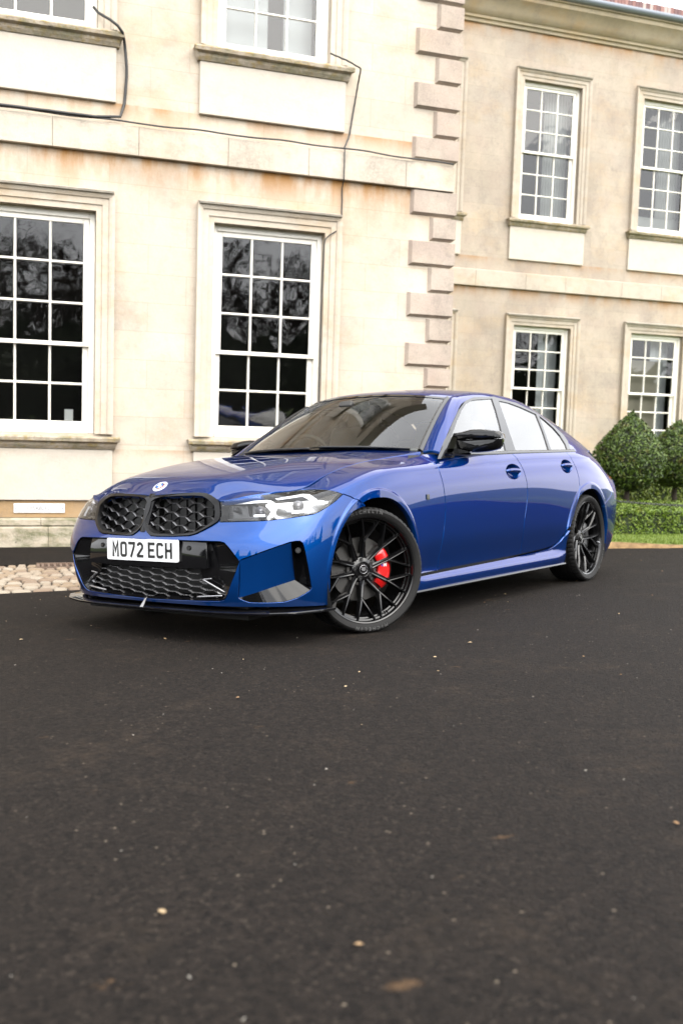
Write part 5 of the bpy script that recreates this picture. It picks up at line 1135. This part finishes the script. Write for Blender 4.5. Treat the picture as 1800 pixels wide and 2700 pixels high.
# ---- number plate
pl = MB()
def rrect(w_, h, r_, n=5):
    out_ = []
    for cx, cy, a0 in ((w_/2-r_, h/2-r_, 0), (-w_/2+r_, h/2-r_, 90), (-w_/2+r_, -h/2+r_, 180), (w_/2-r_, -h/2+r_, 270)):
        out_ += [(cx+r_*math.cos(rad(a0+t)), cy+r_*math.sin(rad(a0+t))) for t in np.linspace(0, 90, n)]
    return out_
PX, PZ = .797, .4535
plate = MB().prism([(0, a, b_) for a, b_ in rrect(.52, .111, .009)], (.008, 0, 0)).build('number_plate', PLATEW, car, loc=(PX, 0, PZ))
plate['label'] = 'white number plate reading MO72 ECH'
def stroke(poly, w_, closed_=False):
    """mitred stroke of a polyline -> quads"""
    p = np.asarray(poly, float); n = len(p); L_, R_ = [], []
    for i in range(n):
        a = p[i]-p[i-1] if (i > 0 or closed_) else p[1]-p[0]; b_ = p[(i+1) % n]-p[i] if (i < n-1 or closed_) else a
        a = a/np.linalg.norm(a); b_ = b_/np.linalg.norm(b_); na, nb = np.array([-a[1], a[0]]), np.array([-b_[1], b_[0]]); mt = na+nb; mt /= np.linalg.norm(mt); k = min(2.2, 1/max(.3, mt@na)); L_.append(p[i]+mt*w_/2*k); R_.append(p[i]-mt*w_/2*k)
    f = [(i, (i+1) % n, n+(i+1) % n, n+i) for i in range(n if closed_ else n-1)]
    return L_+R_, f
def arc(cx, cy, rx, ry, a0, a1, n=8): return [(cx+rx*math.cos(rad(t)), cy+ry*math.sin(rad(t))) for t in np.linspace(a0, a1, n)]
SW = .0145; h_ = SW/2; W_, H_ = .050, .079; q_ = .016
GLY = {'M': [([(h_, 0), (h_, H_-h_*.2), (W_/2, .030), (W_-h_, H_-h_*.2), (W_-h_, 0)], False)],
 'O': [(arc(W_-q_, H_-q_, q_-h_, q_-h_, 0, 90)+arc(q_, H_-q_, q_-h_, q_-h_, 90, 180)+arc(q_, q_, q_-h_, q_-h_, 180, 270)+arc(W_-q_, q_, q_-h_, q_-h_, 270, 360), True)],
 '7': [([(0, H_-h_), (W_-h_, H_-h_), (W_-h_-.001, .056), (.018, 0)], False)],
 '2': [(arc(W_/2, H_-.0245, W_/2-h_, .0245-h_, 165, -25, 12)+[(h_, h_*1.6), (h_*1.2, h_), (W_, h_)], False)],
 'E': [([(W_, H_-h_), (h_, H_-h_), (h_, h_), (W_, h_)], False), ([(h_, H_/2), (W_-.006, H_/2)], False)],
 'C': [(arc(W_-q_, H_-q_-.002, q_-h_, q_-h_+.002, 0, 90, 6)+arc(q_, H_-q_, q_-h_, q_-h_, 90, 180)+arc(q_, q_, q_-h_, q_-h_, 180, 270)+arc(W_-q_, q_+.002, q_-h_, q_-h_+.002, 270, 360, 6), False)],
 'H': [([(h_, 0), (h_, H_)], False), ([(W_-h_, 0), (W_-h_, H_)], False), ([(h_, H_/2), (W_-h_, H_/2)], False)]}
y = -.219
for ch in 'MO72 ECH':
    if ch == ' ': y += .033-.011; continue
    m = MB()
    for pl_, cl in GLY[ch]:
        v, f = stroke(pl_, SW, cl); m.add([(.0088, y+a, b_-H_/2) for a, b_ in v], f)
    m.build('letter', INK, plate); y += .061
# ---- bonnet roundel
uv = HOOD.xy((.668, 0)); c = HOOD.pos(*uv)[0]; nr = HOOD.nrm(*uv)[0]
em = disc(c, nr, .041, prof=[(0, .004), (.030, .004), (.0395, .0035), (.041, .001), (.041, -.004)]).build('bonnet_emblem', WHITEP, car, smooth=True)
ax_ = np.cross(nr, [0, 1., 0]); ax_ /= np.linalg.norm(ax_); ay_ = np.cross(nr, ax_)
def sector(nm, r0, r1, a0, a1, mat, h):
    m = MB(); m.grid([[c+nr*h+r_*(math.cos(rad(t))*ax_+math.sin(rad(t))*ay_) for r_ in ((r0, r1))] for t in np.linspace(a0, a1, 12)]); m.build(nm, mat, em)
sector('emblem_ring', .0185, .0265, 0, 360, GLOSSB, .0046)
for k in range(4): sector('emblem_quarter', .0002, .0185, 90*k, 90*k+90, BLUEL if k % 2 else WHITEP, .005)
sector('emblem_arc', .0275, .0325, 200, 320, REDL, .0046); sector('emblem_arc', .0275, .0325, 40, 120, BLUEL, .0046); sector('emblem_arc', .0345, .0375, -60, 30, VIOL, .0044)
# wing badge
uv = BODY.xz((-.496, .688)); c = P3(uv); n = BODY.nrm(*uv)[0]
t_ = np.cross([0, 0, 1.], n); m = MB().prism([c+t_*a+np.array([0, 0, b_])+n*.0005 for a, b_ in rrect(.030, .030, .005)], n*.004); o = m.build('wing_badge', GLOSSB, car); mirrored(o)
# ---- door mirrors
MX = -1.05; fz = lambda *pts: np.array([meet(q, (1, 0, 0), MX) for q in Z(8, *pts)])
def shell(nm, outline, mat, dx, par, bulge=.03, tip=.82, auto=50):
    o_ = np.asarray(outline); c = o_.mean(0); rows = [c+(o_-c)*.05+np.array([bulge, 0, 0])]
    for s_, b_ in ((.45, .95), (.75, .72), (.93, .35), (1., 0)): rows.append(c+(o_-c)*s_+np.array([bulge*b_, 0, 0]))
    for s_, d in ((1.0, .35), (.97, .7), (tip, 1.)): rows.append(c+(o_-c)*s_-np.array([dx*d, 0, 0]))
    rows.append(c+(o_-c)*.05-np.array([dx, 0, 0])); m = MB(); m.grid([np.vstack([r_, r_[:1]]) for r_ in rows]); return m.build(nm, mat, par, auto=auto)
mi = shell('door_mirror', fz((438, 700), (446, 868), (560, 905), (690, 940), (800, 950), (1000, 930), (1100, 908), (1180, 878), (1225, 820), (1250, 750), (1258, 690), (900, 690), (650, 705)), GLOSSB, .10, car)
shell('mirror_cap', fz((255, 612), (300, 596), (440, 580), (560, 560), (640, 535), (740, 514), (900, 512), (1060, 525), (1190, 545), (1262, 590), (1276, 640), (1276, 676), (1100, 690), (900, 692), (600, 700), (438, 708), (436, 660), (370, 655), (300, 640)), GLOSSB, .10, mi, bulge=.024)
ft = np.array([meet(q, (1, 0, 0), MX+.06) for q in Z(8, (235, 878), (445, 872), (700, 930), (690, 950), (400, 985), (300, 1000), (240, 960))])
fan('mirror_arm', ft, GLOSSB, mi, thick=np.array([-.08, -.02, 0]), both=False)
sail = np.array([glass_px(q)+np.array([0, .006, 0]) for q in Z(8, (75, 1070), (95, 1000), (190, 740), (330, 500), (345, 520), (260, 860), (200, 1010), (400, 1000), (390, 1045))])
m = MB(); m.add(list(sail), [(0, 1, 2, 3, 4, 5, 6), (0, 6, 7, 8)]); m.build('mirror_sail', GLOSSB, mi)
mi2 = mirrored(mi)
for ch in list(mi.children): mirrored(ch, mi2)
# ---- wheels: axle along y, outer face at +y
RR = .279; TPRINT = plain('tyre_print', (.04, .04, .04), .7)
def make_wheel():
    whl = MB().lathe([(RR, .092), (RR+.001, .100), (RR-.004, .104), (RR-.010, .101), (RR-.013, .092), (RR-.015, .080), (RR-.022, .078), (RR-.024, .062), (RR-.031, .060), (RR-.033, .040), (RR-.036, .02), (RR-.03, -.02), (RR-.03, -.09), (RR-.006, -.10), (RR-.006, -.104), (RR, -.104)], 96).build('wheel', WHEELB, None, auto=35)
    # tyre with shoulder blocks
    n = 240; prof = [(RR-.008, .094), (RR+.003, .107), (RR+.012, .113), (.306, .117), (.314, .113), (.320, .105), (.3245, .092), (.325, .074), (.318, .072), (.318, .066), (.325, .064), (.325, .036), (.318, .034), (.318, .027), (.325, .025)]
    prof = prof+[(r_, -h) for r_, h in prof[::-1]]; G = []
    for k in range(n):
        a = 2*math.pi*k/n; row = []
        for j, (r_, h) in enumerate(prof):
            hh = abs(h)
            if k % 4 == 0 and .07 < hh < .106 and r_ > .317: r_ -= .006
            row.append((r_*math.sin(a+.25*(h if abs(h) < .09 else 0)), h, r_*math.cos(a+.25*(h if abs(h) < .09 else 0))))
        G.append(row)
    m = MB(); m.grid(G, closeu=True, flip=True); ty = m.build('tyre', RUBBER, whl, auto=28)
    for base in (92, -88):
        m = MB()
        word = 'MICHELIN'; step = 4.6
        for i, ch in enumerate(word):
            v, f = text_mesh(ch, .024, .0006); th = rad(base-(i-3.5)*step); 
            q = []
            for x, y, _ in v:
                r_ = .2945+y; px_, pz_ = r_*math.cos(th)+x*math.sin(th), r_*math.sin(th)-x*math.cos(th)
                q.append((-px_, .1172, pz_))
            m.add(q, f)
        m.build('tyre_lettering', TPRINT, whl)
    # hub, bolts, cap
    MB().lathe([(0, .048), (.034, .048), (.036, .046), (.040, .050), (.055, .048), (.064, .040), (.068, .02), (.068, -.02)], 48).build('hub', WHEELB, whl, auto=35)
    for k in range(5):
        a = rad(72*k+32.3); c = np.array([-.050*math.cos(a), .0488, .050*math.sin(a)])
        disc(c, (0, 1, 0), .012, prof=[(0, .004), (.0075, .004), (.0085, -.002), (.0115, -.002), (.012, .0012), (.0135, .0005)], seg=12).build('wheel_bolt', SATINB, whl, auto=30)
    disc((0, .050, 0), (0, 1, 0), .03, prof=[(0, .003), (.027, .003), (.029, .001), (.030, -.004)], seg=32).build('hub_cap', GLOSSB, whl, auto=30)
    disc((0, .0535, 0), (0, 1, 0), .02, prof=[(.0205, .0005), (.0215, .0012), (.0228, .0005)], seg=36).build('cap_ring', ACC, whl)
    sh = [(-.012, .012), (.012, .012), (.012, -.002), (.006, -.010), (0, -.006), (-.006, -.010), (-.012, -.002)]
    MB().prism([(-a, .0535, b_) for a, b_ in sh], (0, .0008, 0)).build('cap_shield', plain('cap_grey', (.35, .35, .36), .25, Metallic=.9), whl)
    # five groups of two forked spokes
    hy = lambda r_: .046+.042*sst(.05, .262, r_)
    pol = lambda r_, th: np.array([-r_*math.cos(rad(th)), 0, r_*math.sin(rad(th))])
    for k in range(5):
        for s_ in (1, -1):
            t0 = 72*k-3.7; A, S, E1, E2 = pol(.052, t0+s_*13), pol(.150, t0+s_*21.5), pol(.266, t0+s_*26.2), pol(.266, t0+s_*4.0)
            m = MB()
            for pa, pb, wa, wb in ((A, S, .030, .021), (S, E1, .019, .012), (S, E2, .019, .012)):
                G = []; d = (pb-pa)/np.linalg.norm(pb-pa); nrm = np.cross(d, [0, 1., 0])
                for t in np.linspace(-.03, 1, 7):
                    p = pa+(pb-pa)*t; y = hy(np.linalg.norm(p)); w_ = wa+(wb-wa)*t; dd = .040-.016*np.linalg.norm(p)/.27
                    G.append([p+nrm*w_*.62+[0, y-dd, 0], p+nrm*w_*.5+[0, y-.007, 0], p+nrm*w_*.24+[0, y, 0], p+nrm*w_*.10+[0, y-.0022, 0], p-nrm*w_*.10+[0, y-.0022, 0], p-nrm*w_*.24+[0, y, 0], p-nrm*w_*.5+[0, y-.007, 0], p-nrm*w_*.62+[0, y-dd, 0]])
                m.grid(G, flip=False)
                m.f.append(tuple(range(len(m.v)-8, len(m.v))))
            m.build('spoke', WHEELB, whl, auto=25)
    c = pol(.25, -62)+[0, .075, 0]; MB().tube([c, c+np.array([.004, .024, -.008])], .004, 8).build('valve', CHROME, whl)
    return whl
w0 = make_wheel()
STEER = rad(27)
def place(o, x, y, rz, spin): o.parent = car; o.matrix_local = Matrix.Translation((x, y, AXR)) @ Matrix.Rotation(rz, 4, 'Z') @ Matrix.Rotation(spin, 4, 'Y')
place(w0, .022, .790, -STEER, rad(0))
for x, y, rz, spin in ((WB, .786, 0, rad(52)), (0, -.790, math.pi-STEER*1.12, rad(10)), (WB, -.786, math.pi, rad(30))): place(copy_tree(w0, car), x, y, rz, spin)
# ---- brakes
def brake(x, y, rz, mat=REDP):
    M_ = Matrix.Translation((x, y, AXR)) @ Matrix.Rotation(rz, 4, 'Z')
    d = MB().lathe([(.07, .030), (.085, .030), (.085, .012), (.166, .012), (.166, -.012), (.085, -.012)], 64).build('brake_disc', STEEL, car, auto=30); d.matrix_local = M_
    m = MB(); G = []
    for a in np.linspace(rad(-42), rad(48), 26):
        e = min(1, (a-rad(-46))/rad(14), (rad(52)-a)/rad(14)); r0, r1 = .096+.016*(1-e), .168-.012*(1-e); t = .046*(.65+.35*e)
        ca, sa = -math.cos(a), math.sin(a)
        G.append([(r_*ca, h, r_*sa) for r_, h in ((r0, -.03), (r0, t*.8), (r0+.012, t), (r1-.014, t), (r1, t*.75), (r1, -.03))])
    m.grid(G); m.f.append(tuple(range(6))[::-1]); m.f.append(tuple(range(len(m.v)-6, len(m.v))))
    cpr = m.build('brake_caliper', mat, car, auto=40); cpr.matrix_local = M_
    if mat is not REDP: return
    v, f = text_mesh('M', .024, .001); a = rad(4); c = np.array([-.132*math.cos(a), .0468, .132*math.sin(a)])
    MB().add([c+np.array([-q[0], 0, q[1]]) for q in v], [t[::-1] for t in f]).build('caliper_mark', WHITEP, cpr)
    for k, mt in enumerate((REDL, VIOL, BLUEL)): MB().box(c+np.array([.010+.004*k, -.001, 0]), c+np.array([.0135+.004*k, .0004, .017])).build('caliper_stripe', mt, cpr)
brake(.022, .790, -STEER); brake(WB, .786, 0, SATINB); brake(0, -.79, math.pi-STEER); brake(WB, -.786, math.pi, SATINB)
# ---- wheel houses, floor, cabin
for x in (0, WB):
    for s_ in (1, -1):
        m = MB(); G = []
        for a in np.linspace(rad(-25), rad(205), 30): G.append([(x+.405*math.cos(a), s_*y, AXR+.40*math.sin(a)) for y in (.875, .80, .42)])
        m.grid(G, flip=s_ > 0); base = len(m.v); m.f.append(tuple(3*i+2 for i in range(30))); m.build('wheel_house', DARK, car)
m = MB(); m.box((-3.55, -.58, .118), (.66, .58, .19)); m.box((-2.44, .58, .135), (-.41, .80, .19)); m.box((-2.44, -.80, .135), (-.41, -.58, .19)); m.box((.42, .40, .17), (.60, .66, .19)); m.box((.42, -.66, .17), (.60, -.40, .19)); m.box((-3.45, -.72, .20), (-3.2, .72, .22)); m.build('floor_light_block', DARK, car)  # unseen car floor, set low and black to block light underneath
for s_ in (1, -1):
    m = MB(); xs = np.linspace(-.50, -2.62, 16); m.grid([[(x, s_*.79, .2), (x, s_*.80, .6), (x, s_*.775, .925)] for x in xs], flip=s_ < 0); m.build('door_lining', CABIN, car, smooth=True)
m = MB(); m.box((-.56, -.78, .2), (-.52, .78, .90)); m.box((-2.95, -.70, .2), (-2.90, .70, 1.02)); m.box((-3.4, -.60, 1.0), (-2.9, .60, 1.03)); m.box((-3.5, -.55, .25), (-2.95, .55, .30)); m.build('bulkhead', CABIN, car)
m = MB(); prof = [(-.56, .90), (-.60, .935), (-.80, .955), (-.95, .950), (-1.02, .90), (-1.03, .70)]
m.grid([[(x, y, z-.025*(abs(y)/.72)**3) for x, z in prof] for y in np.linspace(-.74, .74, 20)]); m.build('dashboard', CABIN, car, auto=50)
panel('headlining', ROOF, strip(3.15, 8.2, .15, 7.85), BEIGE, car, rim=False, lift=-.035, res=.12, edge=.1)
def cushion(nm, c, half_, r_, tilt, mat, par):
    bm = bmesh.new(); bmesh.ops.create_cube(bm, size=2); bmesh.ops.scale(bm, vec=half_, verts=bm.verts); bmesh.ops.bevel(bm, geom=bm.edges[:], offset=r_, segments=3, profile=.6, affect='EDGES')
    me = bpy.data.meshes.new(nm); bm.to_mesh(me); bm.free(); me.materials.append(mat); me.polygons.foreach_set('use_smooth', [True]*len(me.polygons)); o = bpy.data.objects.new(nm, me); COL.objects.link(o); o.parent = par; o.location = c; o.rotation_euler = (0, tilt, 0); return o
for y in (.37, -.37):
    s0 = cushion('front_seat', (-1.38, y, .48), (.26, .26, .08), .05, rad(6), LEATH, car)
    cushion('seat_back', (-.29, 0, .34), (.075, .25, .33), .06, rad(-18), LEATH, s0); cushion('head_rest', (-.43, 0, .725), (.05, .13, .09), .04, rad(-12), LEATH, s0)
s0 = cushion('rear_bench', (-2.28, 0, .50), (.25, .64, .08), .05, rad(5), LEATH, car); cushion('bench_back', (-.30, 0, .30), (.07, .64, .28), .05, rad(-22), LEATH, s0)
for y in (.36, -.36): cushion('head_rest', (-.43, y, .60), (.045, .12, .07), .035, rad(-15), LEATH, s0)
tor = MB(); cc = np.array([-1.10, -.37, .925]); tl_ = rad(24); e1, e2 = np.array([0, 1., 0]), np.array([math.sin(tl_), 0, math.cos(tl_)])
tor.tube([cc+.182*(math.cos(a)*e1+math.sin(a)*e2) for a in np.linspace(0, 2*math.pi, 41)], .016, 10, caps=False)
tor.tube([cc-.175*e1, cc, cc+.175*e1], .018, 8); tor.tube([cc, cc-.175*e2], .018, 8); tor.tube([cc, cc+np.array([.2, 0, -.07])], .035, 8)
tor.build('steering_wheel', CABIN, car, smooth=True)
b = cushion('rear_view_mirror', (-1.09, 0, 1.275), (.012, .11, .032), .012, 0, CABIN, car)
cushion('sensor_pod', (-1.02, 0, 1.265), (.05, .05, .02), .01, rad(-30), CABIN, car)

# ================================================================== SMALL THINGS ON THE GROUND
rng = np.random.default_rng(77)
LITTER = NT('dry_leaf'); LITTER.set(Base_Color=LITTER.mix(LITTER.n('ShaderNodeNewGeometry').outputs['Random Per Island'], (.13, .07, .027), (.25, .195, .115)), Roughness=.8)
def scatter(name, n, xr_, yr_, size, mat, flat):
    m = MB()
    for _ in range(n):
        x, y = rng.uniform(*xr_), rng.uniform(*yr_)
        if y > grass_edge(x)-.05: continue
        z = float(zroad(x, y))+.003; s_ = size*rng.uniform(.5, 1.5); a = rng.uniform(0, 6.28); k = 5; el = rng.uniform(.35, 1)
        base = len(m.v); pts = [(x+s_*math.cos(a)*math.cos(q)-s_*el*math.sin(a)*math.sin(q), y+s_*math.sin(a)*math.cos(q)+s_*el*math.cos(a)*math.sin(q), z+s_*rng.uniform(0, flat)) for q in np.linspace(0, 6.28, k, endpoint=False)]
        m.add(pts+[(x, y, z+s_*flat*1.2)], [(i, (i+1) % k, k) for i in range(k)])
    o = site(m.build(name, mat)); tag(o, kind='stuff'); return o
scatter('leaf_litter', 170, (-3.5, 7), (-4.5, 3.4), .008, LITTER.m, .5)
scatter('loose_chippings', 420, (-3.5, 7), (-4.5, 3.6), .0035, plain('pale_chipping', (.11, .10, .085), .8), .8)
